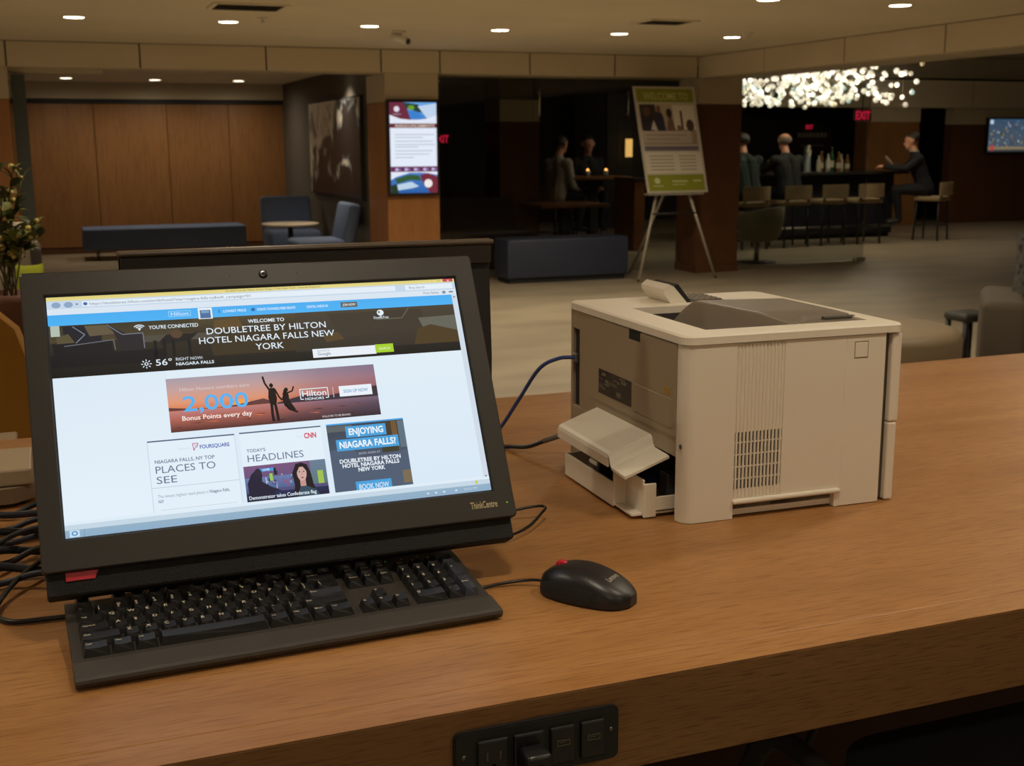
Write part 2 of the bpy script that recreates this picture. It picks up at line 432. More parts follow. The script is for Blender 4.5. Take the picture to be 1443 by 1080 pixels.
# ------------------------------------------------------------------ ceiling fixtures
m_lampglow = mat('lamp_glow', (0.9, 0.85, 0.75), 0.5, emit=(1.0, 0.86, 0.62), estr=9.0)
m_trimring = mat('lamp_ring', srgb(225, 215, 195), 0.5)
def lamp_mesh():
    b = MB(); b.lathe([(0.072, 0), (0.085, -0.004), (0.085, 0.0), (0.072, 0.004)], n=28); return b.mesh('ring', m_trimring)
def lens_mesh():
    b = MB(); b.lathe([(0.0, -0.002), (0.071, -0.002), (0.071, 0.003), (0.0, 0.003)], n=28); return b.mesh('lens', m_lampglow)
RING, LENS = lamp_mesh(), lens_mesh()
def downlight(x, y, z, label, power=None, group=None, size=2.85, scale=1.0):
    t = thing('ceiling_downlight', label, 'downlight', (x, y, z-0.001), 0, group)
    a = obj('ring', RING, t); b = obj('lens', LENS, t)
    a.scale = b.scale = (scale,)*3
    ld = bpy.data.lights.new('downlight_lamp', 'SPOT'); ld.energy = power or LAMP_W; ld.color = LAMP_COL
    ld.spot_size = size; ld.spot_blend = 1.0; ld.shadow_soft_size = 0.06
    lo = bpy.data.objects.new('lamp', ld); COL.objects.link(lo); lo.parent = t; lo.location = (0, 0, -0.012)
    return t
order = ['first', 'second', 'third', 'fourth', 'fifth', 'sixth']
for i, x in enumerate((0.327, 1.43, 2.53, 3.63, 4.72, 5.83)):
    downlight(x, 9.6, ZC, '%s downlight from the left in the lobby row nearest the fascia' % order[i], group='lobby ceiling downlights')
for i, x in enumerate((4.529, 5.58)):
    downlight(x, 7.02, ZC, ['downlight cut by the top edge of the picture', 'downlight at top right near the right fascia'][i], group='lobby ceiling downlights')
for y, xs in ((7.02, (-0.9, 1.2, 3.4)), (4.4, (-1.5, 0.7, 2.5, 4.6)), (1.9, (-0.9, 2.3)), (0.95, (0.45, 1.45, 3.3)), (-0.7, (0.1, 1.7)), (-2.0, (-0.6, 1.6)), (-4.2, (-0.5, 2.4, 4.6)), (-6.8, (1.3, 4.4))):
    for x in xs:
        downlight(x, y, ZC, 'lobby downlight outside the picture above or behind the viewer', {1.9: 44.0, 0.95: 27.0, -0.7: 30.0, -2.0: 26.0}.get(y), group='lobby downlights out of view')
for i, (x, y) in enumerate(((0.41, 16.29), (1.49, 16.45), (2.54, 16.42))):
    downlight(x, y, 2.259, '%s alcove downlight washing the wood panels' % ('left', 'middle', 'right')[i], 36.0, 'alcove downlights', 3.1)
downlight(3.03, 13.35, 2.259, 'alcove downlight above the dark painting', 90.0, 'alcove downlights', 2.0, 0.7)
for i, (x, y) in enumerate(((9.9, 13.3), (12.2, 13.6), (7.6, 14.2), (13.6, 15.2), (16.0, 14.5))):
    downlight(x, y, 2.859, '%s downlight in the high bar ceiling' % order[i], 26.0, 'bar ceiling downlights', 2.6)
m_vent = mat('vent_dark', srgb(60, 50, 38), 0.8)
def vent(x, y, w, d, label):
    t = thing('ceiling_vent', label, 'air vent', (x, y, ZC))
    b = MB()
    b.box(-w/2, w/2, -d/2, -d/2+0.03, -0.012, 0); b.box(-w/2, w/2, d/2-0.03, d/2, -0.012, 0)
    b.box(-w/2, -w/2+0.03, -d/2+0.03, d/2-0.03, -0.012, 0); b.box(w/2-0.03, w/2, -d/2+0.03, d/2-0.03, -0.012, 0)
    b.build('vent_frame', m_ceil, t)
    b = MB(); b.box(-w/2+0.03, w/2-0.03, -d/2+0.03, d/2-0.03, -0.003, -0.001); b.build('vent_duct', m_black, t)
    n = 6
    for k in range(n):
        yy = -d/2+0.03+(k+0.5)*(d-0.06)/n
        b = MB(); b.prism([(yy-0.012, -0.010), (yy+0.008, -0.004), (yy+0.012, -0.006), (yy-0.008, -0.012)], 'X', -w/2+0.03, w/2-0.03)
        b.build('vent_slat', m_vent, t)
vent(1.40, 8.50, 0.50, 0.42, 'square air vent in the ceiling above the alcove side')
vent(4.58, 8.53, 0.42, 0.36, 'square air vent in the ceiling above the glass wall')
t = thing('security_camera', 'small white security camera on the lobby ceiling', 'camera', (2.868, 9.95, ZC))
b = MB(); b.lathe([(0.055, 0), (0.055, -0.012), (0.03, -0.02), (0, -0.02)], n=20); b.build('mount_plate', m_trimring, t)
b = MB(); b.tube([(0, 0, -0.015), (0.01, -0.02, -0.05)], 0.018, 10); b.build('mount_arm', m_trimring, t)
b = MB(); b.tube([(-0.05, 0.02, -0.045), (0.05, -0.07, -0.085)], 0.032, 14); hb = b.build('camera_body', m_trimring, t)
b = MB(); b.tube([(0.05, -0.07, -0.085), (0.062, -0.081, -0.090)], 0.024, 14); b.build('camera_lens', m_black, hb)
for x, y, s in ((5.75, 9.2, 'beside the right air vent'), (1.62, 9.2, 'beside the left air vent')):
    t = thing('sprinkler_head', 'small sprinkler head on the ceiling ' + s, 'sprinkler', (x, y, ZC))
    b = MB(); b.lathe([(0.04, 0), (0.04, -0.006), (0.012, -0.01), (0.012, -0.03), (0.022, -0.032), (0.022, -0.036), (0, -0.036)], n=16); b.build('sprinkler_body', m_trimring, t)
# ================================================================== TABLE
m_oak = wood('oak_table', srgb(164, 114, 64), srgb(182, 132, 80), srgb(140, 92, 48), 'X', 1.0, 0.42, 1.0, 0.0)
m_oakshade = wood('oak_apron_shaded', srgb(124, 86, 46), srgb(142, 101, 57), srgb(96, 63, 32), 'X', 1.0, 0.5, 1.0)  # darker copy of the top's oak, the apron's shade put into the colour
T0, T1, TF, TB = -2.4, 3.6, 1.079, 2.50
tbl = thing('communal_table', 'long oak communal table with a thick front edge', 'table', (0.6, 1.79, 0))
def tl(x, y): return x-0.6, y-1.79
b = MB(); b.rbox(T0-.6, T1-.6, TF+.0482-1.79, TB-1.79, DESK-.030, DESK, 0.002, 2); b.build('table_top', m_oak, tbl)
b = MB(); b.rbox(T0-.6, T1-.6, TF-1.79, TF+.0480-1.79, DESK-.104, DESK-.0012, 0.0012, 2); b.build('edge_board', m_oakshade, tbl)
# the strip of top veneer along the edge, joint line kept open
b = MB(); b.rbox(T0-.6, T1-.6, TF+.0002-1.79, TF+.0470-1.79, DESK-.0011, DESK, 0.0004, 1); b.build('edge_strip', m_oak, tbl)
b = MB(); b.rbox(T0-.6, T1-.6, TB-.04-1.79, TB-1.79, DESK-.104, DESK-.0305, 0.002, 1); b.build('edge_board', m_oakshade, tbl)
m_under = mat('brown_underside', srgb(74, 46, 34), 0.7, noise=(8, .1))
for x in (-2.2, 3.2):
    b = MB(); b.rbox(x-.6, x+.12-.6, 1.25-1.79, 2.35-1.79, 0, DESK-.031, 0.003, 1); b.build('leg_panel', m_under, tbl)
b = MB(); b.box(-2.0-.6, 3.2-.6, 1.84-1.79, 1.88-1.79, 0.10, DESK-.031); b.build('modesty_panel', m_under, tbl)

# power outlet plate set into the table edge
m_plate = mat('black_plastic_plate', (0.008, 0.008, 0.009), 0.5, bump=(900, 0.2))
m_blk = mat('black_plastic', (0.010, 0.010, 0.011), 0.35)
def rr_(x0, x1, y0, y1, r, n=5):
    out = []
    for cx, cy, a in ((x1-r, y1-r, 0), (x0+r, y1-r, PI/2), (x0+r, y0+r, PI), (x1-r, y0+r, 1.5*PI)):
        for k in range(n+1): out.append((cx+r*math.cos(a+PI/2*k/n), cy+r*math.sin(a+PI/2*k/n)))
    return out
m_contact = mat('contact_metal', (0.16, 0.15, 0.13), 0.4, 1.0)
t = thing('power_outlet', 'black outlet and charging plate set into the front table edge', 'power outlet', (0.444, TF, 0.826))
b = MB(); b.prism(rr_(-.093, .093, -.030, .031, .008), 'Y', -.005, 0); b.prism(rr_(-.0915, .0915, -.0285, .0295, .007), 'Y', -.0062, -.005); b.build('cover_plate', m_plate, t)
for k, x in enumerate((-.052, -.012)):
    b = MB(); b.rbox(x-.017, x+.017, -.0105, -.005, -.022, .020, .002, 2); s = b.build('socket', m_blk, t)
    b = MB(); b.box(x-.008, x-.0062, -.0112, -.0104, -.002, .008); b.box(x+.0062, x+.008, -.0112, -.0104, -.002, .007); b.lathe([(0, 0), (.0028, 0)], (x, -.0110, -.009), 10, M=Matrix.Rotation(PI/2, 4, 'X'))
    b.build('socket_slot', m_contact, s)
for k, x in enumerate((.026, .061)):
    b = MB(); b.rbox(x-.014, x+.014, -.0105, -.005, -.022, .020, .002, 2); s = b.build('usb_module', m_blk, t)
    b = MB()
    b.box(x-.0075, x+.0075, -.0115, -.0104, .0045, .0060); b.box(x-.0075, x+.0075, -.0115, -.0104, -.0010, .0005)
    b.box(x-.0075, x-.0062, -.0115, -.0104, .0005, .0045); b.box(x+.0062, x+.0075, -.0115, -.0104, .0005, .0045); b.box(x-.005, x+.004, -.0112, -.0104, .0022, .0034)
    b.build('usb_port', m_contact, s)
for x in (-.083, .084):
    b = MB(); b.lathe([(.0032, 0), (.0028, .0012), (0, .0014)], (x, -.006, .004), 12, M=Matrix.Rotation(PI/2, 4, 'X')); b.build('screw', m_contact, t)
pl = thing('power_plug', 'black plug pushed into the table outlet with its cord', 'plug', (0.432, TF-.0105, 0.822))
b = MB(); b.rbox(-.014, .014, -.030, -.0012, -.015, .013, .005, 3); b.tube([(0, -.028, -.004), (0, -.042, -.012)], [.009, .005], 10); b.build('plug_body', m_blk, pl)
b = MB(); b.tube(spline([(0, -.040, -.010), (.003, -.055, -.035), (.01, -.05, -.12), (.02, -.01, -.3), (.02, .15, -.62), (.1, .25, -.805)]), .004, 8); b.build('cord', m_blk, pl)

# ================================================================== ALL-IN-ONE COMPUTER
TILT = 0.4946; ST, CT = math.sin(TILT), math.cos(TILT)
def SP(x, y, d): return (x, y*ST - d*CT, 0.1128 + y*CT + d*ST)     # plane of the screen
class SMB(MB):
    def fin(self, name, mats, parent, label=None):
        self.v = [SP(*p) for p in self.v]; return self.build(name, mats, parent, label)
m_bezel = mat('bezel_plastic', srgb(47, 44, 41), 0.42, bump=(1500, 0.12))
m_cloth = mat('speaker_mesh', (0.012, 0.012, 0.013), 0.75, bump=(700, 0.9))
m_red = mat('red_plastic', (0.62, 0.008, 0.03), 0.4)
m_house = mat('computer_housing', (0.02, 0.02, 0.021), 0.5)
pc = thing('desktop_computer', 'black all-in-one computer showing a lit hotel welcome page', 'computer', (-0.0023, 1.4315, DESK), 0.0034)
pc.scale = (1.055, 1.055, 1.055)
def rrect(x0, x1, y0, y1, r, n=4):
    out = []
    for cx, cy, a in ((x1-r, y1-r, 0), (x0+r, y1-r, PI/2), (x0+r, y0+r, PI), (x1-r, y0+r, 1.5*PI)):
        for k in range(n+1): out.append((cx+r*math.cos(a+PI/2*k/n), cy+r*math.sin(a+PI/2*k/n)))
    return out
def ring_frame(outer, inner, d0, d1, bev=0.0015):
    """flat frame: outer loop, inner loop (same count), front at d1"""
    s = SMB(); n = len(outer)
    cx = sum(p[0] for p in outer)/n; cy = sum(p[1] for p in outer)/n
    def sh(p, k): return (p[0]+(cx-p[0])/abs(cx-p[0]+1e-9)*k if abs(cx-p[0]) > 1e-6 else p[0], p[1]+(cy-p[1])/abs(cy-p[1]+1e-9)*k)
    loops = [[(*p, d0) for p in outer], [(*p, d1-bev) for p in outer], [(*sh(p, bev), d1) for p in outer], [(*sh(p, -bev), d1) for p in inner], [(*p, d1-bev) for p in inner], [(*p, d0) for p in inner]]
    for lp in loops: s.v += lp
    for i in range(len(loops)):
        j = (i+1) % len(loops)
        for k in range(n):
            s.f.append((i*n+k, i*n+(k+1) % n, j*n+(k+1) % n, j*n+k)); s.mi.append(0); s.sm.append(False)
    return s
ring_frame(rrect(-.027, .527, -.037, .316, .005), rrect(-.0015, .5015, -.0015, .2865, .0004), -.014, .0035).fin('screen_frame', m_bezel, pc)
s = SMB(); s.rbox(-.020, .520, -.030, .308, -.048, -.010, .008, 2); s.fin('housing', m_house, pc)
s = SMB(); s.rbox(.06, .44, .02, .25, -.075, -.046, .01, 2); s.fin('rear_cover', m_house, pc)
s = SMB(); s.rbox(-.0235, .5215, -.0625, -.031, -.038, -.006, .002, 1); strip = s.fin('speaker_bar', m_cloth, pc)
s = SMB(); s.prism([(-.003, -.0375), (.031, -.0375), (.027, -.0465), (-.003, -.0465)], 'Z', -.0058, -.0042); s.fin('red_tab', m_red, strip)
cam_m = mat('webcam_ring', (0.004, 0.004, 0.005), 0.15)
s = SMB(); s.lathe([(0.0055, .0030), (0.0055, .0042), (0.0042, .0046), (0.0, .0040)], (.253, .3015, 0), 20); wc = s.fin('webcam', cam_m, pc)
s = SMB(); s.lathe([(0.0018, .0040), (0.0012, .0047), (0, .0048)], (.253, .3015, 0), 12); s.fin('lens', mat('webcam_lens', (.03, .03, .05), .05), wc)
for x in (.212, .295):
    s = SMB(); s.lathe([(0.0009, .0033), (0.0009, .0038), (0, .0038)], (x, .3015, 0), 8); s.fin('microphone_hole', m_black, pc)
logo = Print(lambda x, y, l: SP(x, -y, .0037))
for i, (w0, w1, sx) in enumerate((('ThinkCentre', None, 0),)):
    logo.text('ThinkCentre', .4685, .0222, .5035, .0085, srgb(205, 190, 150), 0, 0.012)
logo.build('maker_lettering', printmat('silver_print', False, rough=.35), pc, 'silver ThinkCentre lettering')
s = SMB(); s.lathe([(0.0009, .0033), (0.0009, .0040), (0, .0042)], (.5165, -.0185, 0), 8); s.fin('power_light', mat('green_led', (.1, .3, .05), .4, emit=(.4, .8, .1), estr=.6), pc)
# stand: foot plate, neck and hinge
b = MB(); b.rbox(.13, .37, .05, .20, 0.0, .012, .005, 2); b.build('stand_foot', m_house, pc)
b = MB(); b.prism([(.13, .010), (.18, .010), (.180, .20), (.135, .17)], 'X', .21, .29); b.build('stand_neck', m_house, pc)

# ---- the page on the screen (units: screen pixels, 1920 x 1080)
m_lcd = printmat('lit_screen', True, 1.0)
def PG(): return Print(lambda x, y, l: SP(x*.5/1920, (1080-y)*.285/1080, .0004+l*.00012))
def C(r, g, b): return srgb(r, g, b)
WHITE = C(224, 236, 246)
disp = PG()
disp.rect(0, 0, 1920, 1080, C(214, 230, 242), 0, C(228, 240, 250))
disp.rect(480, 376, 1898, 1026, C(222, 236, 246), 0.3, C(216, 232, 246))
display = disp.build('display', m_lcd, pc)
# browser bars
g = PG()
g.rect(0, 0, 1920, 18, C(222, 206, 120), 1, C(226, 214, 140)); g.rect(1860, 0, 1912, 15, C(200, 70, 80), 2); g.text('x', 1880, 12, 1894, 9, WHITE, 3, .03)
g.text('DoubleTree By Hilton Hotel Niagara Falls New York - Internet Explorer', 790, 13, 1240, 9, C(120, 110, 70), 3)
g.text('-  o', 1800, 12, 1845, 7, C(120, 110, 60), 3)
g.rect(0, 18, 1920, 56, C(196, 214, 232), 1); g.rect(0, 56, 1920, 84, C(216, 228, 240), 1)
g.rect(150, 24, 1610, 50, C(226, 236, 246), 2); g.rect(1660, 24, 1905, 50, C(228, 238, 246), 2)
for x in (40, 92): g.disc(x, 38, 19, 14, C(140, 164, 196), 2)
g.poly([(122, 34), (134, 34), (128, 42)], C(70, 80, 100), 2); g.disc(164, 37, 9, 8, C(70, 110, 170), 3)
g.text('https://doubletree.hilton.com/en/dt/hotel/?site=niagara-falls-ny&wifi_campaign=01', 182, 44, 900, 13, C(110, 124, 140), 3)
g.text('Bing Search', 1680, 43, 1760, 12, C(120, 140, 165), 3); g.text('Free Safety', 1750, 75, 1830, 12, C(120, 130, 140), 3)
g.disc(1856, 70, 9, 8, C(130, 140, 155), 3); g.rect(1882, 66, 1904, 73, C(110, 120, 135), 3)
g.build('browser_bars', m_lcd, display)
# blue navigation bar
g = PG()
g.rect(0, 84, 1893, 135, C(70, 172, 240), 1, C(74, 176, 242))
g.line([(520, 95), (618, 95), (618, 120), (520, 120), (520, 95)], 3, C(150, 205, 245), 2); g.text('Hilton', 530, 116, 608, 17, C(205, 230, 250), 3, .01)
g.rect(652, 86, 716, 140, C(230, 236, 240), 2); g.rect(660, 97, 708, 137, C(74, 110, 158), 3); g.rect(666, 100, 702, 112, C(120, 160, 200), 4)
for s_, x0, x1 in (('LOWEST PRICE', 767, 872), ('POINTS TOWARDS FREE NIGHTS', 925, 1105), ('DIGITAL CHECK-IN', 1160, 1262)): g.text(s_, x0, 114, x1, 12, C(225, 238, 250), 3, .015)
g.rect(745, 98, 751, 116, C(60, 130, 190), 3); g.disc(905, 107, 10, 9, C(40, 110, 175), 3)
g.rect(1325, 95, 1407, 121, C(96, 92, 84), 2); g.text('JOIN NOW', 1334, 114, 1398, 12, WHITE, 3, .015)
g.build('navigation_bar', m_lcd, display)
# photograph of a dark lounge with the welcome text
g = PG()
g.rect(0, 135, 1893, 376, C(58, 52, 42), 1, C(22, 20, 20))
g.rect(0, 135, 620, 215, C(56, 54, 40), 1.2, C(74, 64, 46)); g.rect(560, 135, 1100, 200, C(78, 68, 46), 1.2, C(56, 48, 36)); g.rect(1080, 135, 1893, 376, C(70, 62, 50), 1.1, C(44, 39, 35))
g.rect(8, 135, 46, 185, C(176, 190, 176), 1.4)
g.poly([(60, 140), (150, 140), (220, 190), (220, 250), (60, 250)], C(32, 32, 40), 1.5)
g.poly([(150, 142), (240, 142), (280, 186), (170, 192)], C(96, 86, 66), 1.7); g.poly([(30, 190), (80, 175), (110, 225), (30, 232)], C(86, 78, 54), 1.7)
g.poly([(260, 150), (330, 190), (400, 190), (398, 290), (310, 292), (280, 200)], C(40, 36, 42), 1.7)
g.poly([(10, 220), (260, 215), (270, 300), (20, 320)], C(26, 26, 30), 1.8)
g.line([(245, 142), (310, 192), (398, 190), (400, 262)], 4, C(116, 122, 136), 2); g.line([(60, 232), (270, 214), (274, 262)], 4, C(104, 108, 116), 2); g.line([(100, 142), (150, 182), (110, 220)], 4, C(120, 130, 145), 2)
g.poly([(470, 232), (500, 205), (640, 205), (600, 240), (470, 250)], C(30, 28, 30), 1.8)
for x in (440, 480, 520, 590): g.rect(x, 230, x+14, 310, C(20, 20, 24), 1.9)
g.disc(545, 205, 26, 20, C(84, 64, 46), 2); g.rect(400, 205, 800, 235, C(78, 74, 64), 1.3)
g.poly([(690, 260), (760, 200), (1090, 190), (1090, 320), (700, 320)], C(58, 48, 32), 1.4, ); g.poly([(720, 150), (830, 140), (850, 190), (710, 200)], C(92, 72, 40), 1.6)
g.poly([(1250, 150), (1720, 150), (1740, 250), (1300, 270)], C(60, 53, 44), 1.3); g.line([(1490, 192), (1620, 190), (1660, 140)], 4, C(104, 98, 86), 2)
g.poly([(1700, 195), (1893, 190), (1893, 280), (1720, 250)], C(98, 98, 88), 1.5); g.poly([(1690, 250), (1760, 232), (1893, 270), (1893, 350), (1660, 330)], C(74, 58, 34), 1.6)
g.poly([(1220, 260), (1290, 240), (1320, 280), (1230, 290)], C(84, 66, 38), 1.6)
g.rect(0, 330, 1893, 376, C(30, 28, 26), 2, C(20, 19, 19)); g.rect(0, 270, 480, 376, C(24, 24, 28), 1.9, C(16, 16, 19))
for rr in (7, 15, 23):
    g.line([(385+rr*1.25*math.cos(a), 175-rr*math.sin(a)) for a in [PI*.22+PI*.56*k/8 for k in range(9)]], 4.5, WHITE, 3)
g.disc(385, 174, 4, 4, WHITE, 3)
g.text("YOU'RE CONNECTED", 426, 175, 646, 17, WHITE, 3, .012)
g.text('WELCOME TO', 874, 172, 1044, 17, WHITE, 3, .02)
g.text('DOUBLETREE BY HILTON', 680, 216, 1238, 30, WHITE, 3, .004)
g.text('HOTEL NIAGARA FALLS NEW', 642, 260, 1274, 30, WHITE, 3, .004)
g.text('YORK', 895, 305, 1026, 30, WHITE, 3, .004)
g.disc(1514, 158, 17, 15, WHITE, 3); g.disc(1508, 155, 5, 6, C(120, 110, 90), 4); g.rect(1511, 170, 1517, 180, WHITE, 3); g.text('DoubleTree', 1478, 188, 1552, 12, WHITE, 3, .01)
g.disc(400, 338, 9, 8, WHITE, 3); g.disc(400, 338, 5, 4.5, C(30, 28, 28), 4)
for k in range(8): g.line([(400+14*math.cos(k*PI/4), 338+13*math.sin(k*PI/4)), (400+23*math.cos(k*PI/4), 338+21*math.sin(k*PI/4))], 4, WHITE, 3)
g.text('56°', 441, 349, 512, 29, WHITE, 3, .005)
g.text('RIGHT NOW:', 530, 332, 650, 14, C(200, 210, 220), 3, .01); g.text('NIAGARA FALLS', 529, 355, 698, 14, WHITE, 3, .02)
g.rect(1157, 321, 1464, 364, C(232, 238, 246), 4); g.rect(1462, 318, 1552, 360, C(164, 206, 44), 4.2)
g.text('ENHANCED BY', 1180, 335, 1240, 6, C(110, 120, 130), 5); g.text('Google', 1180, 354, 1242, 15, C(120, 130, 145), 5, .01); g.text('SEARCH', 1478, 346, 1536, 12, C(222, 236, 180), 5, .01)
g.build('welcome_banner', m_lcd, display)
# sunset advert with the couple
g = PG(); X0, X1 = 475, 1440
cols = [(415, C(166, 156, 168), C(128, 112, 138)), (470, C(196, 160, 156), C(150, 112, 126)), (530, C(224, 152, 116), C(156, 94, 100)), (566, C(214, 122, 74), C(132, 78, 84)), (572, C(190, 124, 120), C(112, 96, 118)), (604, C(176, 100, 86), C(88, 72, 88)), (664, C(84, 46, 42), C(48, 38, 46))]
for (ya, la, ra), (yb, lb, rb) in zip(cols[:-1], cols[1:]):
    for xa, xb, t0, t1 in ((X0, 900, 0, .12), (900, 1180, .12, .75), (1180, X1, .75, 1)):
        mixc = lambda p, q, t: tuple(p[i]*(1-t)+q[i]*t for i in range(3))
        g.poly([(xa, yb), (xb, yb), (xb, ya), (xa, ya)], [mixc(lb, rb, t0), mixc(lb, rb, t1), mixc(la, ra, t1), mixc(la, ra, t0)], 1)
g.disc(800, 560, 40, 26, C(248, 160, 60), 1.4, a1=PI, a0=0)
g.poly([(475, 566), (475, 550), (560, 560), (700, 568), (800, 556), (900, 540), (960, 566)], C(96, 58, 60), 1.6)
g.poly([(960, 566), (1080, 540), (1200, 552), (1330, 530), (1440, 520), (1440, 572), (960, 572)], C(58, 46, 58), 1.6)
for k in range(26):
    x = random.uniform(X0, X1-90); y = random.uniform(586, 655); g.poly([(x, y), (x+random.uniform(20, 80), y+1), (x+40, y+random.uniform(3, 7))], random.choice((C(60, 34, 34), C(70, 40, 40), C(206, 110, 66))), 1.8)
sil = C(26, 18, 22)
g.disc(942, 482, 9, 11, sil, 3); g.poly([(928, 494), (956, 494), (962, 545), (955, 575), (928, 575), (922, 540)], sil, 3)
g.line([(930, 500), (914, 470), (907, 436)], 9, sil, 3); g.line([(956, 500), (972, 540), (984, 556)], 8, sil, 3)
g.line([(934, 570), (932, 615), (934, 652)], 13, sil, 3); g.line([(950, 570), (954, 615), (956, 652)], 13, sil, 3)
g.disc(1008, 508, 9, 11, sil, 3); g.poly([(998, 504), (1012, 512), (996, 540), (988, 530)], sil, 3); g.poly([(996, 518), (1016, 520), (1018, 560), (1044, 608), (1020, 604), (992, 584), (986, 556)], sil, 3)
g.line([(1014, 522), (1036, 516), (1044, 494)], 7, sil, 3); g.line([(998, 526), (986, 552)], 7, sil, 3); g.line([(1000, 580), (1010, 600), (1050, 618)], 9, sil, 3)
g.text('Hilton Honors members earn', 531, 478, 842, 17, C(214, 200, 200), 3); g.text('2,000', 539, 572, 830, 70, C(86, 176, 240), 3, .012)
g.text('Bonus Points every day', 529, 614, 840, 21, C(246, 232, 226), 3, .014)
g.line([(1103, 512), (1071, 512), (1071, 560), (1085, 560)], 4, WHITE, 3); g.line([(1071, 512), (1202, 512), (1202, 560), (1188, 560)], 4, WHITE, 3)
g.text('Hilton', 1080, 547, 1194, 27, WHITE, 3, .012); g.text('HONORS', 1092, 566, 1180, 12, WHITE, 3, .015)
g.rect(1225, 512, 1229, 562, C(190, 180, 190), 3); g.rect(1256, 511, 1414, 562, C(232, 240, 248), 3); g.text('SIGN UP NOW', 1276, 545, 1394, 16, C(96, 150, 200), 4, .012)
g.text('ROLLOVER TO SEE BRANDS', 1160, 655, 1294, 9, C(210, 200, 205), 3, .01)
g.build('advert_banner', m_lcd, display)
DK = C(96, 112, 140)
# card: places to see
g = PG()
g.rect(368, 696, 748, 1026, C(226, 238, 248), 1); g.rect(368, 694, 748, 700, C(76, 92, 118), 2); g.rect(366, 700, 369, 1026, C(196, 210, 224), 2); g.rect(747, 700, 750, 1026, C(200, 214, 226), 2)
g.text('Powered by', 497, 745, 552, 9, C(200, 212, 224), 3)
g.line([(561, 722), (585, 722), (580, 738), (572, 740), (564, 754), (561, 722)], 3.5, C(190, 90, 130), 3); g.line([(568, 731), (580, 731)], 3, C(190, 90, 130), 3)
g.text('FOURSQUARE', 591, 748, 722, 17, C(56, 92, 176), 3, .022)
g.text('NIAGARA FALLS, NY TOP', 392, 798, 650, 16, DK, 3, .014); g.text('PLACES TO', 392, 842, 650, 32, DK, 3); g.text('SEE', 392, 888, 479, 32, DK, 3)
g.rect(368, 904, 748, 907, C(190, 204, 220), 2); g.text('The newest highest rated places in', 390, 951, 606, 14, C(140, 152, 172), 3); g.text('Niagara Falls,', 612, 951, 700, 14, C(96, 110, 140), 3, .012); g.text('NY', 391, 974, 414, 14, C(96, 110, 140), 3, .012)
g.rect(396, 1004, 728, 1006, C(190, 202, 216), 2)
g.build('places_card', m_lcd, display)
# card: headlines with the news picture
g = PG()
g.rect(770, 696, 1144, 1026, C(226, 238, 248), 1); g.rect(770, 692, 1144, 698, C(76, 92, 118), 2)
g.text('From', 1030, 738, 1052, 8, C(196, 208, 220), 3); g.text('CNN', 1062, 745, 1118, 24, C(206, 60, 86), 3, .035)
g.text("TODAY'S", 794, 787, 878, 15, DK, 3, .014); g.text('HEADLINES', 794, 831, 1048, 32, DK, 3)
g.rect(770, 850, 1143, 1012, C(120, 84, 124), 2, C(62, 76, 120)); g.rect(770, 905, 1143, 960, C(104, 122, 168), 2.2, C(80, 98, 146)); g.rect(1070, 850, 1143, 960, C(104, 124, 150), 2.3, C(90, 120, 120))
g.rect(830, 866, 905, 880, C(70, 150, 220), 2.6); g.text('LIVE', 855, 877, 885, 9, WHITE, 3, .02)
for k in range(34):
    x = random.uniform(820, 985); y = random.uniform(880, 945); g.rect(x, y, x+random.uniform(3, 10), y+random.uniform(6, 22), random.choice((C(40, 44, 76), C(150, 160, 190), C(190, 196, 220), C(60, 60, 100), C(150, 80, 120))), 2.5)
g.rect(882, 892, 896, 925, C(150, 200, 90), 2.7); g.rect(903, 868, 913, 900, C(30, 30, 40), 2.7); g.rect(1100, 900, 1126, 960, C(160, 190, 80), 2.5)
g.poly([(785, 1012), (780, 930), (800, 890), (824, 870), (850, 890), (846, 925), (880, 950), (930, 975), (900, 975), (880, 1012)], C(34, 32, 54), 2.8); g.disc(832, 884, 16, 20, C(44, 38, 56), 2.9)
g.poly([(980, 1012), (990, 960), (985, 900), (1005, 860), (1030, 856), (1056, 866), (1070, 910), (1076, 960), (1095, 1012)], C(30, 24, 34), 3); g.disc(1028, 905, 22, 36, C(206, 166, 158), 3.2); g.rect(1016, 930, 1042, 965, C(190, 146, 140), 3.15)
g.poly([(1006, 900), (1010, 868), (1046, 868), (1051, 898), (1036, 876), (1020, 876)], C(30, 24, 34), 3.4)
for x in (1018, 1038): g.disc(x, 898, 4, 2.4, C(60, 40, 44), 3.4)
g.disc(1029, 926, 7, 3, C(160, 70, 84), 3.4); g.line([(1029, 900), (1030, 914)], 2, C(176, 130, 126), 3.4)
g.poly([(1000, 1012), (1014, 966), (1044, 966), (1086, 985), (1100, 1012)], C(52, 74, 92), 3.1)
g.rect(770, 975, 1143, 1012, C(40, 46, 84), 2.4, C(24, 26, 56))
g.text('Demonstrator takes Confederate flag', 780, 1003, 1084, 16, WHITE, 4, .012)
g.build('headlines_card', m_lcd, display)
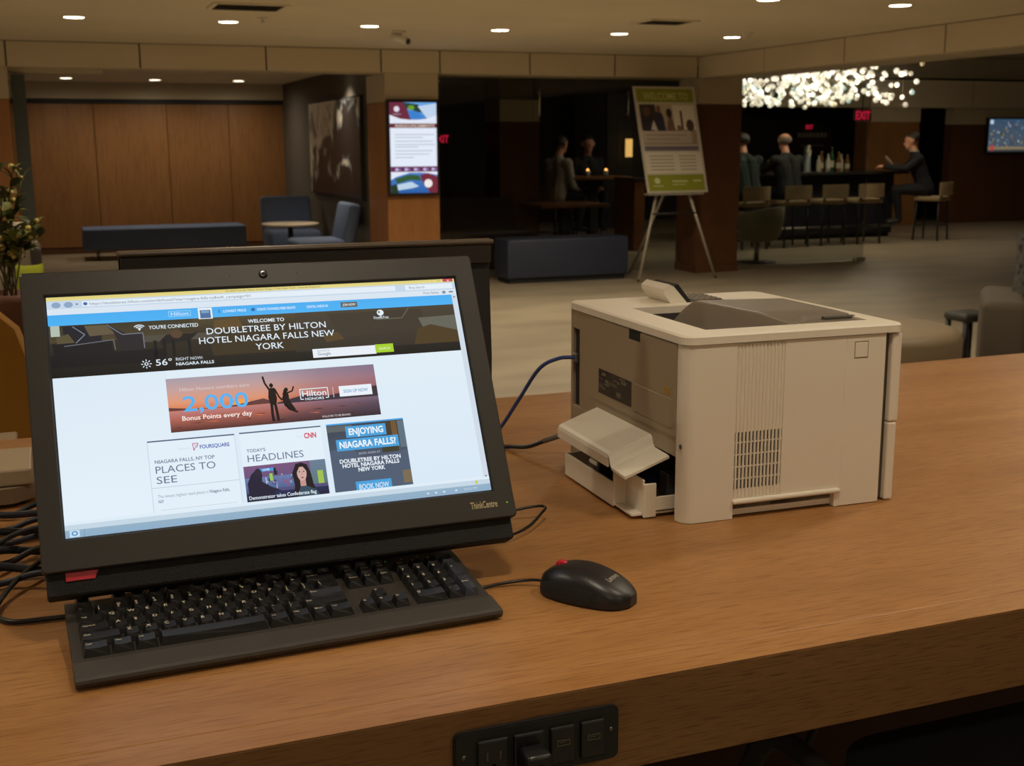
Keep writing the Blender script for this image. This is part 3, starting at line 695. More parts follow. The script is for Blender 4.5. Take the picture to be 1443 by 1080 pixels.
# card: hotel promotion
g = PG()
g.rect(1170, 692, 1542, 1012, C(58, 66, 80), 1, C(84, 98, 120)); g.rect(1170, 690, 1542, 697, C(70, 160, 225), 2)
g.poly([(1170, 820), (1260, 800), (1330, 870), (1542, 840), (1542, 1012), (1170, 1012)], C(78, 92, 114), 1.3); g.rect(1170, 700, 1290, 730, C(92, 98, 100), 1.4); g.rect(1430, 697, 1542, 800, C(70, 56, 44), 1.4); g.rect(1478, 700, 1505, 830, C(110, 84, 52), 1.5); g.rect(1510, 700, 1542, 830, C(92, 112, 128), 1.5)
g.rect(1420, 800, 1500, 846, C(60, 58, 40), 1.6); g.rect(1500, 940, 1542, 1000, C(120, 106, 84), 1.5)
for a, x0, x1, y0, y1 in (('ENJOYING', 1258, 1452, 708, 762), ('NIAGARA FALLS?', 1206, 1505, 768, 822)):
    g.rect(x0, y0, x1, y1, C(72, 160, 218), 2); g.text(a, x0+14, y1-13, x1-14, 30, C(236, 244, 250), 3, .03)
g.text('BOOK AGAIN AT', 1306, 846, 1408, 10, C(180, 190, 204), 3)
for a, x0, x1, y in (('DOUBLETREE BY HILTON', 1210, 1502, 880), ('HOTEL NIAGARA FALLS', 1220, 1492, 902), ('NEW YORK', 1292, 1420, 925)): g.text(a, x0, y, x1, 18, C(232, 240, 248), 3, .03)
g.rect(1270, 972, 1440, 1016, C(72, 160, 218), 2); g.text('BOOK NOW', 1284, 1010, 1426, 24, C(214, 232, 246), 3, .015)
g.build('promotion_card', m_lcd, display)
# status line, task bar
g = PG()
g.rect(0, 1012, 1920, 1026, C(222, 236, 247), 4); g.rect(0, 1026, 1920, 1048, C(196, 214, 228), 4); g.rect(0, 1048, 1920, 1080, C(146, 176, 198), 4, C(140, 172, 200))
g.rect(18, 1050, 58, 1078, C(196, 222, 240), 5); g.disc(38, 1063, 13, 10, C(74, 140, 196), 6); g.disc(38, 1063, 7, 5.5, C(200, 226, 242), 7); g.rect(76, 1048, 78, 1080, C(110, 140, 164), 5)
for x in (1600, 1640, 1680, 1740): g.rect(x, 1060, x+10, 1068, C(212, 226, 238), 5)
g.text('10:52 PM', 1786, 1069, 1850, 11, C(200, 216, 230), 5); g.rect(1893, 84, 1920, 1026, C(206, 218, 230), 1.5); g.poly([(1898, 100), (1912, 100), (1905, 92)], C(100, 110, 124), 2); g.poly([(1898, 1008), (1912, 1008), (1905, 1016)], C(100, 110, 124), 5)
g.rect(1846, 1028, 1858, 1044, C(200, 200, 90), 5)
g.build('task_bar', m_lcd, display)

# ================================================================== SECOND COMPUTER, BACK TO BACK
pc2 = thing('desktop_computer', 'black back of the second computer standing behind the lit one', 'computer', (0.09, 1.70, DESK), 0.0)
b = MB(); b.rbox(0, .537, -.012, .012, .420, .427, .003, 2); b.build('top_edge', mat('grey_edge', srgb(96, 84, 72), .35), pc2)
b = MB(); b.prism([(.002, .4195), (.012, .4195), (.05, .1), (.032, .1)], 'X', .002, .535); b.build('screen_frame', m_bezel, pc2)
b = MB(); b.prism([(-.009, .4195), (.0015, .4195), (.0015, .392), (-.006, .392)], 'X', .004, .533); b.build('vent_band', mat('vent_band_grey', srgb(50, 46, 42), .5, bump=(400, .3)), pc2)
b = MB(); b.prism([(.0015, .3915), (.012, .3915), (.05, .09), (-.004, .09), (-.008, .25)], 'X', .002, .533); b.build('housing', m_house, pc2)
b = MB(); b.prism([(-.012, .25), (.02, .25), (.03, .01), (-.012, .01)], 'X', .21, .33); b.build('stand_neck', m_house, pc2)
b = MB(); b.rbox(.14, .40, -.02, .16, 0, .012, .005, 2); b.build('stand_foot', m_house, pc2)
# ================================================================== KEYBOARD
m_kcase = mat('keyboard_case', srgb(58, 53, 48), 0.5, bump=(1400, 0.35))
m_palm = mat('palm_rest', srgb(66, 60, 53), 0.42, bump=(1400, 0.5))
m_key = mat('key_black', (0.020, 0.020, 0.022), 0.30)
m_keyblue = mat('key_slate', (0.045, 0.048, 0.066), 0.35)
m_legend = mat('key_legend', srgb(225, 214, 190), 0.6)
KW, KD = 0.487, 0.186
kb = thing('computer_keyboard', 'black full size keyboard in front of the lit computer', 'keyboard', (-0.003, 1.2655, DESK), 0.0383)
def ktop(y): return 0.0175 + (y-0.040)*0.130          # height of the case top behind the palm rest
slope = math.atan(0.130)
b = MB(); b.prism([(.0405, .004), (.0405, ktop(.0405)), (.158, ktop(.158)), (.158, .010), (.10, .004)], 'X', .0, KW)
b.build('case', m_kcase, kb)
# rear edge of the case: set back on the left, full depth on the right
b = MB()
b.prism([(.1578, .010), (.1578, ktop(.1578)), (.177, ktop(.177)), (.181, ktop(.176)-.004), (.181, .016)], 'X', .0, .056)
b.prism([(.1578, .010), (.1578, ktop(.1578)), (.183, ktop(.183)), (.188, ktop(.176)-.004), (.188, .016)], 'X', .0562, .335)
b.build('case_rear', m_kcase, kb)
b = MB(); b.prism([(.3352, .158), (KW, .158), (KW-.002, .176), (KW-.010, .187), (KW-.024, .192), (.3352, .192)], 'Z', .012, ktop(.158))
o = MB()
pts = [(.3352, .1578), (KW, .1578), (KW-.002, .176), (KW-.010, .187), (KW-.024, .192), (.3352, .192)]
o.add([(x, y, .012) for x, y in pts] + [(x, y, ktop(y)) for x, y in pts], [tuple(range(5, -1, -1)), tuple(range(6, 12))] + [(i, (i+1) % 6, (i+1) % 6+6, i+6) for i in range(6)])
cr = o.build('case_rear', m_kcase, kb)
for sx in (.04, .43):
    b = MB(); b.rbox(sx, sx+.022, .150, .168, 0, .0145, .002, 1); b.build('foot', m_blk, kb)
for sx in (.03, .44):
    b = MB(); b.rbox(sx, sx+.03, .030, .040, 0, .0045, .001, 1); b.build('foot', m_blk, kb)
b = MB(); b.prism([(.004, .003), (.0, .009), (.001, .0125), (.006, .0142), (.0385, .0182), (.0395, .016), (.0395, .003)], 'X', -.001, KW+.001, smooth=False); b.build('palm_rest', m_palm, kb)
lg = Print(lambda x, y, l: (x, y, ktop(y)+.0003)); 
vs, fs, _ = text_geo('Lenovo', 0)
lg.v = [(.432-.048+.048*a, .174+.0075*bb, ktop(.174+.0075*bb)+.0003) for a, bb in vs]; lg.f = list(fs); lg.c = [[srgb(84, 76, 68)]*len(x) for x in fs]
lg.build('maker_lettering', printmat('dull_print', False), kb)
for k in range(3):
    b = MB(); b.lathe([(.0009, 0), (.0009, .0008), (0, .0008)], (.392+.022*k, .166, ktop(.166)), 8); b.build('indicator_light', mat('dim_green', (.05, .25, .04), .4, emit=(.1, .6, .08), estr=.12 if k == 0 else 0), kb) if k == 0 else b.build('indicator_light', m_legend, kb)
U = 0.0205
KEYM = {}
def key_mesh(w, d=1.0, m=None):
    kk = (w, d, m.name)
    if kk in KEYM: return KEYM[kk]
    hw, hd = w*U/2-.0009, d*U/2-.0009; tw, td = hw-.0030, hd-.0026; h = .0095; mb = MB()
    top = []
    for i in range(4):                         # dished top: centre lower than the edges
        x = -tw + 2*tw*i/3; dz = -.0009*(1-(2*i/3-1)**2)
        top.append((x, dz))
    vs = [(-hw, -hd, 0), (hw, -hd, 0), (hw, hd, 0), (-hw, hd, 0)]
    vs += [(x, -td+.0014, h+dz) for x, dz in top] + [(x, td+.0014, h+dz+.0004) for x, dz in top]
    fs = [(0, 1, 7, 6, 5, 4), (2, 3, 8, 9, 10, 11), (1, 2, 11, 7), (3, 0, 4, 8)] + [(4+i, 5+i, 9+i, 8+i) for i in range(3)] + [(0, 3, 2, 1)]
    mb.add(vs, fs); KEYM[kk] = mb.mesh('key', m); return KEYM[kk]
LEGM = {}
def legend_mesh(s, h):
    if (s, h) in LEGM: return LEGM[(s, h)]
    vs, fs, asp = text_geo(s, .01); mb = MB(); w = min(h*asp, .011 if len(s) < 6 else .014)
    mb.add([(a*w, bb*h, 0) for a, bb in vs], fs); LEGM[(s, h)] = mb.mesh('legend', m_legend); return LEGM[(s, h)]
def key(cx, cy, w=1.0, d=1.0, legend='', second='', m=None):
    """cx, cy in metres from the front left corner of the keyboard"""
    o = obj('key', key_mesh(w, d, m or m_key), kb, (cx, cy, ktop(cy)), (slope, 0, 0))
    hx = -w*U/2+.0048; top = .0100
    if legend:
        big = len(legend) == 1
        l = obj('legend', legend_mesh(legend, .0052 if big else .0028), o, (hx, .0012 if not second else .0-.0036, top+.0001)); l.rotation_euler = (.02, 0, 0)
    if second:
        l = obj('legend', legend_mesh(second, .0036), o, (hx, .0026, top+.0002)); l.rotation_euler = (.02, 0, 0)
KX, KY = 0.0100, 0.0455
def row(y, items, x=0.0):
    for it in items:
        w = it[1] if len(it) > 1 else 1.0
        if it[0] is not None: key(KX+(x+w/2)*U, KY+(y+.5)*U, w, 1.0, it[0], it[2] if len(it) > 2 else '', it[3] if len(it) > 3 else None)
        x += w
row(5.28, [('Esc',), (None, 1.0), ('F1',), ('F2',), ('F3',), ('F4',), (None, .5), ('F5',), ('F6',), ('F7',), ('F8',), (None, .5), ('F9',), ('F10',), ('F11',), ('F12',)])
row(4, [('`', 1, '~'), ('1', 1, '!'), ('2', 1, '@'), ('3', 1, '#'), ('4', 1, '$'), ('5', 1, '%'), ('6', 1, '^'), ('7', 1, '&'), ('8', 1, '*'), ('9', 1, '('), ('0', 1, ')'), ('-', 1, '_'), ('=', 1, '+'), ('Backspace', 2)])
row(3, [('Tab', 1.5)] + [(c,) for c in 'QWERTYUIOP'] + [('[', 1, '{'), (']', 1, '}'), ('\\', 1.5, '|')])
row(2, [('Caps Lock', 1.75)] + [(c,) for c in 'ASDFGHJKL'] + [(';', 1, ':'), ("'", 1, '"'), ('Enter', 2.25, '', m_keyblue)])
row(1, [('Shift', 2.25)] + [(c,) for c in 'ZXCVBNM'] + [(',', 1, '<'), ('.', 1, '>'), ('/', 1, '?'), ('Shift', 2.75)])
row(0, [('Ctrl', 1.5), ('Win', 1.25), ('Alt', 1.25), ('', 6.0), ('Alt', 1.25), ('Win', 1.25), ('Menu', 1.0), ('Ctrl', 1.5)])
NX = 15.4
row(5.28, [('PrtSc',), ('ScrLk',), ('Pause',)], NX)
row(4, [('Insert',), ('Home',), ('PgUp',)], NX); row(3, [('Delete',), ('End',), ('PgDn',)], NX)
row(1, [('^',)], NX+1); row(0, [('<',), ('v',), ('>',)], NX)
NX = 18.75
row(4, [('Num',), ('/',), ('*',), ('-', 1, '', m_keyblue)], NX); row(3, [('7',), ('8',), ('9',)], NX); row(2, [('4',), ('5',), ('6',)], NX); row(1, [('1',), ('2',), ('3',)], NX); row(0, [('0', 2), ('.',)], NX)
key(KX+(NX+3.5)*U, KY+3*U, 1, 2, '+', '', m_keyblue); key(KX+(NX+3.5)*U, KY+1*U, 1, 2, 'Enter', '', m_keyblue)
b = MB(); b.tube(spline([(.47, .186, .022), (.50, .205, .006), (.49, .25, .003), (.40, .32, .003)]), .0022, 6); b.build('cable', m_blk, kb)

# ================================================================== MOUSE
m_mouse = mat('mouse_shell', (0.014, 0.014, 0.016), 0.36)
m_grip = mat('mouse_grip', (0.010, 0.010, 0.012), 0.7, bump=(900, 0.8))
ms = thing('computer_mouse', 'black wired mouse with a red scroll wheel beside the keyboard', 'mouse', (0.612, 1.315, DESK), math.radians(128)-0.0)
ML, MW = 0.128, 0.033       # length along x (front = +x), half width
def mz(s): return 0.008 + 0.033*math.sin(PI*min(1, max(0, (0.04+0.93*s)))**0.80)**0.75 if 0 <= s <= 1 else .008     # s: 0 front .. 1 back
def mw(s): return MW*(0.84+0.30*math.sin(PI*s*0.9+0.1))*max(0.05, (1-abs(2*s-1)**5))**0.40
def msurf(s, a, off=0):
    """point on the shell; a from 0 (right side, desk) to pi (left side, desk)"""
    w, h = mw(s)+off, mz(s)+off
    ca, sa_ = math.cos(a), math.sin(a)
    y = -w*abs(ca)**0.72*(1 if ca > 0 else -1); z = .002 + h*abs(sa_)**0.62
    return (ML/2 - ML*s, y, z)
def mgrid(s0, s1, a0, a1, ns, na, off=0, name='shell', m=None, parent=None):
    mb = MB(); vs = [msurf(s0+(s1-s0)*i/ns, a0+(a1-a0)*j/na, off) for i in range(ns+1) for j in range(na+1)]
    fs = [(i*(na+1)+j, i*(na+1)+j+1, (i+1)*(na+1)+j+1, (i+1)*(na+1)+j) for i in range(ns) for j in range(na)]
    mb.add(vs, fs, 0, True); return mb.build(name, m, parent)
for s_e in (.004, .996):
    b = MB(); b.add([msurf(s_e, PI*j/24) for j in range(25)], [tuple(range(25))]); b.build('shell_end', m_mouse, ms)
shell = mgrid(.004, .996, 0, PI, 30, 24, 0, 'shell', m_mouse, ms)
b = MB(); b.add([(ML/2-ML*s, sgn*mw(s)*.97, .0015) for s in [.02+.96*i/20 for i in range(21)] for sgn in (-1, 1)], [(2*i, 2*i+1, 2*i+3, 2*i+2) for i in range(20)]); b.build('underside', m_blk, ms)
mgrid(.02, .72, PI*.86, PI*.995, 16, 4, .0006, 'side_grip', m_grip, ms); mgrid(.02, .72, PI*.005, PI*.14, 16, 4, .0006, 'side_grip', m_grip, ms)
b = MB(); b.lathe([(.008, -.0035), (.0098, -.002), (.0098, .002), (.008, .0035)], (ML/2-.027, 0, mz(.21)-.0035), 20, M=Matrix.Rotation(PI/2, 4, 'X')); b.build('scroll_wheel', m_red, ms)
b = MB(); b.add([(ML/2-ML*s, y, mz(s)+.0021) for s in (.02, .08, .15) for y in (-.0006, .0006)], [(0, 1, 3, 2), (2, 3, 5, 4)]); b.build('button_gap', m_black, ms)
vs, fs, _ = text_geo('Lenovo', .005); lv = []
for a_, b_ in vs:      # printed across the back of the shell, readable from the user's side
    s = .76 + (-b_)*.055 + .03; y = .0125-.025*a_; w, h = mw(s), mz(s); cc = min(1, (abs(y)/w))**(1/.72); z = .002+h*max(0, 1-cc*cc)**.31
    lv.append((ML/2-ML*s, y, z+.0005))
lg = Print(None); lg.v = lv; lg.f = list(fs); lg.c = [[srgb(190, 184, 170)]*len(x) for x in fs]; lg.build('maker_lettering', printmat('dull_print', False), ms)
b = MB(); b.tube(spline([(.060, 0, .010), (.085, .004, .008), (.118, .030, .004), (.150, .085, .003), (.20, .15, .003)]), .0021, 8); b.build('cable', m_blk, ms)

# ================================================================== LASER PRINTER
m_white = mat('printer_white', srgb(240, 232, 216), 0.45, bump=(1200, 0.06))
m_rearshade = mat('printer_rear_shade', srgb(164, 148, 124), 0.5, bump=(1100, 0.15))  # printer white darkened for the rear face, its shade put into the colour
m_bin = mat('printer_dark_grey', srgb(66, 62, 62), 0.5)
m_film = mat('printer_output_ramp', srgb(122, 112, 100), 0.38)
m_in = mat('printer_inside', (0.012, 0.012, 0.016), 0.7)
PR = thing('laser_printer', 'white laser printer with its rear flap raised and tray pulled out', 'printer', (0.865, 1.526, DESK), -0.029)
LX, LY, ZL, ZT = 0.380, 0.442, 0.275, 0.289
def arc(cx, cy, r, a0, a1, n=6): return [(cx+r*math.cos(a0+(a1-a0)*k/n), cy+r*math.sin(a0+(a1-a0)*k/n)) for k in range(n+1)]
# dark core
b = MB(); b.box(.012, .348, .012, LY-.012, .108, ZL-.045); b.box(.16, .348, .012, LY-.012, .012, .11); b.box(.012, .20, .36, LY-.012, .012, .11); b.box(.012, .2, .012, .022, .012, .11); b.build('core', m_in, PR)
# near side panel: rear corner post with a rounded edge, centre, front part
b = MB(); b.prism(arc(.020, .020, .020, PI, 1.5*PI, 8) + [(.086, 0), (.086, .010), (.022, .012), (.010, .022), (0, .025)], 'Z', .001, ZL-.001, smooth=False); pst = b.build('corner_post', m_white, PR)
b = MB(); b.rbox(.1685, .2765, 0, .010, .031, ZL-.001, .0006, 1); b.rbox(.276, .350, 0, .010, .001, ZL-.001, .0008, 1); b.box(.268, .278, .001, .030, .001, .030); side = b.build('side_panel', m_white, PR)
b = MB(); b.box(.0862, .1688, .0016, .010, .136, ZL-.001); b.build('vent_backing', m_white, side)
b = MB(); b.box(.0862, .1688, .0016, .010, .031, .047); b.build('vent_backing', m_white, side)
b = MB(); b.box(.0862, .1688, .0032, .0100, .0471, .1359); b.build('vent_opening', m_in, side)
n = 13
for k in range(n):
    x = .0866 + (k+.5)*(.0818/n); b = MB(); b.box(x-.00135, x+.00135, .0001, .0030, .034, .272); b.build('vent_rib', m_white, side)
for z in (.063, .082, .101, .120):
    b = MB(); b.box(.0862, .1688, .0012, .0031, z-.0009, z+.0009); b.build('vent_crossbar', m_white, side)
b = MB(); b.rbox(.084, .2765, -.0055, .012, .024, .0315, .003, 2); b.build('carry_ledge', m_white, side)
b = MB(); b.box(.086, .276, .012, .016, .003, .030); b.build('recess_panel', m_white, side)
b = MB(); b.rbox(.2918, .3172, -.0003, .004, .237, .264, .0004, 1); bt = b.build('power_button_frame', mat('button_groove', srgb(120, 106, 84), .6), side)
b = MB(); b.rbox(.2931, .3159, -.0009, .001, .2387, .2623, .0006, 1); b.build('power_button', m_white, bt)
b = MB(); b.box(.350, .3635, .012, .30, .004, ZL-.002); b.build('shadow_gap', mat('printer_gap', srgb(96, 88, 76), .7), PR)
b = MB(); b.rbox(.3635, .3815, .0015, LY-.002, .130, ZL-.003, .003, 2); b.build('front_cover', m_white, PR)
b = MB(); b.rbox(.3635, .3795, .0015, LY-.002, .001, .1285, .003, 2); b.build('paper_tray_front', m_white, PR)
b = MB(); b.rbox(.012, .362, LY-.012, LY, .001, ZL-.001, .002, 1); b.build('side_panel', m_white, PR)
# rear face (towards the lit computer)
b = MB(); b.rbox(0, .010, .024, .402, .100, ZL-.001, .001, 1); b.rbox(0, .010, .345, LY, .001, .100, .001, 1); b.rbox(0, .010, .432, LY, .099, ZL-.001, .001, 1); b.rbox(0, .010, .402, .433, .241, ZL-.001, .001, 1); b.rbox(0, .010, .402, .433, .099, .088, .001, 1) if False else None
rear = b.build('rear_panel', m_rearshade, PR)
b = MB(); b.box(.006, .011, .402, .433, .088, .242); b.build('port_bay', m_in, rear)
b = MB(); b.rbox(-.002, .004, .412, .428, .180, .196, .001, 1); b.build('network_port', mat('port_metal', (.3, .3, .3), .4, .8), rear)
b = MB(); b.prism([(.026, .131), (.345, .131), (.345, ZL-.003), (.1935, ZL-.003), (.1935, .2565), (.150, .2565), (.150, ZL-.003), (.026, ZL-.003)], 'X', -.0022, -.0001); b.v = [v for v in b.v]; door = b.build('rear_door', m_rearshade, rear)
b = MB(); b.box(-.001, .002, .150, .1935, .2565, ZL-.002); b.build('door_notch', m_in, rear)
b = MB(); b.rbox(-.0034, -.0018, .036, .170, .1425, .188, .0012, 1); b.build('door_inset', m_rearshade, door)
lab = Print(lambda x, y, l: (-.0030-l*.0002, x, y))
lab.poly([(.310, .146), (.178, .146), (.178, .188), (.310, .188)], srgb(52, 48, 44), 0)
for k in range(26):
    y = random.uniform(.190, .300); z = random.uniform(.150, .183); w = random.uniform(.006, .03); h = random.uniform(.002, .007)
    lab.poly([(min(y+w, .308), z), (y, z), (y, z+h), (min(y+w, .308), z+h)], random.choice((srgb(110, 104, 94), srgb(90, 84, 76), srgb(36, 34, 32), srgb(128, 120, 108))), 1)
lab.build('rating_label', printmat('paper_print', False), door, 'dark rating label')
b = MB(); b.box(-.0030, -.0020, .046, .062, .192, .203); b.build('warning_sticker', mat('yellow_sticker', srgb(176, 140, 50), .5), door)
b = MB(); b.lathe([(.004, 0), (.0034, .0012), (0, .0014)], (0, .010, .120), 12, M=Matrix.Rotation(-PI/2, 4, 'Y')); b.build('screw', m_bin, rear)
b = MB(); b.rbox(-.001, .003, .165, .169, .2445, .2500, .0005, 1); b.build('door_catch', m_rearshade, door)
# lid with the output bin
outer = arc(.020-.003, .020-.003, .020, PI, 1.5*PI, 6) + arc(LX-.012, .012-.003, .012, 1.5*PI, 2*PI, 3) + arc(LX-.022, LY-.022, .022, 0, .5*PI, 4) + arc(.010-.003, LY-.010, .010, .5*PI, PI, 3)
BX0, BX1, BY0, BY1 = .056, .345, .045, .305
inner = [(BX0, BY0), (BX1, BY0), (BX1+.012, BY1), (BX0, BY1)]
bm = bmesh.new()
def loop(pts, z, inset=0):
    cx, cy = LX/2, LY/2
    return [bm.verts.new((x+(inset if x < cx else -inset), y+(inset if y < cy else -inset), z)) for x, y in pts]
o0, o1, o2 = loop(outer, ZL), loop(outer, ZT-.003), loop(outer, ZT, .003)
i2, i1 = loop(inner, ZT), loop(inner, ZL-.045)
for A, B in ((o0, o1), (o1, o2), (i2, i1)):
    for k in range(len(A)): bm.faces.new((A[k], A[(k+1) % len(A)], B[(k+1) % len(A)], B[k]))
for lp in (o2, i2):
    for k in range(len(lp)):
        if not bm.edges.get((lp[k], lp[(k+1) % len(lp)])): bm.edges.new((lp[k], lp[(k+1) % len(lp)]))
es = [bm.edges.get((lp[k], lp[(k+1) % len(lp)])) for lp in (o2, i2) for k in range(len(lp))]
bmesh.ops.triangle_fill(bm, edges=es, use_beauty=True)
lid = MB().bm(bm).build('lid', m_white, PR)
b = MB(); b.box(BX0-.003, BX1+.012, BY0-.003, BY1+.003, ZL-.046, ZL-.044); b.box(BX0-.0015, BX1+.012, BY1-.0015, BY1+.001, ZL-.044, ZT-.012); b.box(BX0-.001, BX0+.001, BY0, BY1, ZL-.044, ZT-.010); b.build('output_bin', m_bin, lid)
# curved output ramp: low at the rear slot, humped, flat towards the front
def ramp(x, y):
    t = (x-BX0)/(BX1-BX0); k = (y-BY0)/(BY1-BY0)
    tt = max(0, (t-.18-.16*(1-k))/.82)
    rise = (1-(1-min(1, tt/.50))**2.2)
    return ZL-.044 + rise*.078 - max(0, (tt-.5))**1.4*.030
mb = MB(); nx, ny = 48, 40
vs = [(BX0+.002+(BX1-BX0+.004)*i/nx, BY0+.001+(BY1-BY0-.002)*j/ny, 0) for i in range(nx+1) for j in range(ny+1)]
def near_edge(x):
    k = min(1, max(0, (x-.20)/.07)); return BY0-.01 + (.100-BY0+.01)*k*k*(3-2*k)
def ramp_z(x, y):
    t = (x-BX0)/(BX1-BX0); cap = ZT + .0075*min(1, max(0, (y-BY0)/.10))*(1-max(0, (t-.45)/.55)*.55)
    z = min(ramp(x, y), cap+.0003)
    if y < near_edge(x): z = min(z, ZT-.0035)
    return z
vs = [(x, y, ramp_z(x, y)) for x, y, z in vs]
mb.add(vs, [(i*(ny+1)+j, (i+1)*(ny+1)+j, (i+1)*(ny+1)+j+1, i*(ny+1)+j+1) for i in range(nx) for j in range(ny)], 0, True)
mb.add([(vs[i*(ny+1)+ny][0], vs[i*(ny+1)+ny][1], z) for i in range(nx+1) for z in (vs[i*(ny+1)+ny][2], ZL-.044)], [(2*i, 2*i+1, 2*i+3, 2*i+2) for i in range(nx)]); mb.build('output_ramp', m_film, lid)
b = MB(); b.rbox(BX1-.050, BX1+.008, .088, .098, ZT-.004, ZT+.0015, .001, 1); b.build('paper_stop', mat('stop_grey', srgb(84, 78, 70), .5), lid)
# control panel at the far edge, tilted towards the printer's front
b = MB(); b.prism([(.146, ZT-.001), (.178, ZT-.001), (.150, ZT+.030), (.141, ZT+.034), (.130, ZT+.026), (.131, ZT+.018)], 'Y', .335, .424); cp = b.build('control_panel', m_white, lid)
b = MB(); b.prism([(.1782, ZT), (.1870, ZT), (.1595, ZT+.0335), (.1500, ZT+.0305)], 'Y', .337, .422); b.build('panel_screen', m_black, cp)
b = MB(); b.rbox(.190, .254, .336, .424, ZT-.001, ZT+.0016, .0007, 1); kp = b.build('keypad', m_bin, lid)
for i in range(5):
    for j in range(5):
        b = MB(); b.rbox(.195+i*.0118, .2035+i*.0118, .342+j*.0162, .353+j*.0162, ZT+.001, ZT+.0042, .001, 1); b.build('keypad_button', mat('keypad_button', srgb(120, 112, 98), .5), kp)
# raised rear flap over the open tray
def flap_z(x): return .1165 + x*.36
b = MB()
prof = [(.001, .1170), (-.066, .0930), (-.0715, .0895), (-.0735, .084), (-.0735, .070), (-.0705, .070), (-.0700, .083), (-.066, .089), (.001, .1130)]
b.prism(prof, 'Y', .112, .322); flap = b.build('rear_flap', m_white, PR)
b = MB()
sx = [(.112, 0), (.106, -.0035), (.101, -.0135), (.096, -.0175), (.046, -.0195)]
vs = []
for x in (.0, -.0735):
    for y, dz in sx: vs.append((x, y, flap_z(x)+dz+.0005))
    for y, dz in sx: vs.append((x, y, flap_z(x)+dz-.0035))
m5 = len(sx); fs = [(i, i+1, 2*m5+i+1, 2*m5+i) for i in range(m5-1)] + [(m5+i, m5+i+1, 3*m5+i+1, 3*m5+i) for i in range(m5-1)]
fs += [(i, i+1, m5+i+1, m5+i) for i in range(m5-1)] + [(2*m5+i, 2*m5+i+1, 3*m5+i+1, 3*m5+i) for i in range(m5-1)] + [(0, m5, 3*m5, 2*m5), (m5-1, 2*m5-1, 4*m5-1, 3*m5-1)]
b.add(vs, fs); b.build('flap_wing', m_white, flap)
b = MB(); b.prism(prof[:5]+[(.001, .072)], 'Y', .3185, .322); b.build('flap_end', m_white, flap) if False else None
# tray pulled out of the rear opening
b = MB(); b.rbox(-.063, -.059, .114, .314, .004, .043, .001, 1); b.rbox(-.063, .02, .311, .315, .004, .043, .001, 1); b.rbox(-.063, -.040, .111, .1145, .006, .074, .001, 1); b.rbox(-.042, -.038, .050, .114, .004, .062, .001, 1)
b.rbox(-.042, -.020, .046, .0505, .002, .056, .0015, 1); b.rbox(-.022, .06, .0465, .0500, .012, .034, .001, 1); b.box(-.060, .08, .05, .312, .006, .009)
tr = b.build('rear_tray', m_white, PR)
b = MB(); b.rbox(-.050, -.010, .20, .222, .009, .052, .002, 1); b.build('paper_guide', m_bin, tr)
b = MB(); b.rbox(.01, .05, .07, .10, .009, .06, .002, 1); b.build('paper_guide', m_bin, tr)
b = MB(); b.rbox(-.052, -.024, .205, .236, .044, .052, .002, 1); b.build('guide_tab', m_white, tr)
b = MB(); b.rbox(-.048, .03, .125, .150, .02, .066, .003, 1); b.build('guide_slider', mat('blue_tab', (.02, .025, .09), .5), tr)
for x, y in ((.03, .03), (.34, .03), (.03, .41), (.34, .41)):
    b = MB(); b.lathe([(.012, 0), (.012, .013)], (x, y, 0), 12); b.build('foot', m_blk, PR)

# ================================================================== CABLES
m_blue = mat('blue_cable', srgb(52, 74, 140), 0.45)
m_navy = mat('dark_blue_cable', (0.012, 0.016, 0.032), 0.5)
def cable(name, label, pts, r, m, group=None, n=8):
    o = MB().tube(spline(pts), r, n).build(name, m); return tag(o, label, 'cable', group)
D = DESK
cable('network_cable', 'blue network cable hanging in a curve from the back of the printer', [(.872, 1.938, D+.190), (.845, 1.952, D+.187), (.82, 1.98, D+.165), (.80, 2.03, D+.10), (.778, 2.085, D+.03), (.745, 2.105, D+.006), (.62, 2.12, D+.004), (.45, 2.13, D+.004)], .0036, m_blue)
t = thing('printer_power_cord', 'black power cord with a grey plug end beside the printer flap', 'cable', (.84, 1.97, D))
b = MB(); b.tube(spline([(-.008, .01, .030), (-.035, .035, .015), (-.06, .09, .0045), (-.15, .085, .0045), (-.35, .03, .0045)]), .0042, 8); b.build('cord', m_blk, t)
b = MB(); b.tube([(-.010, .012, .029), (.030, -.02, .05)], [.005, .0055], 10); b.build('strain_relief', mat('cord_grey', srgb(110, 104, 96), .5), t)
b = MB(); b.rbox(.026, .048, -.045, -.015, .038, .062, .004, 2); b.build('plug_end', m_white, t)
cable('computer_cable', 'black cable making a pointed loop right of the lit computer', [(.47, 1.60, D+.010), (.545, 1.572, D+.014), (.585, 1.546, D+.012), (.632, 1.572, D+.012), (.672, 1.612, D+.018), (.684, 1.628, D+.021), (.668, 1.640, D+.020), (.60, 1.655, D+.010), (.52, 1.675, D+.004)], .0023, m_blk)
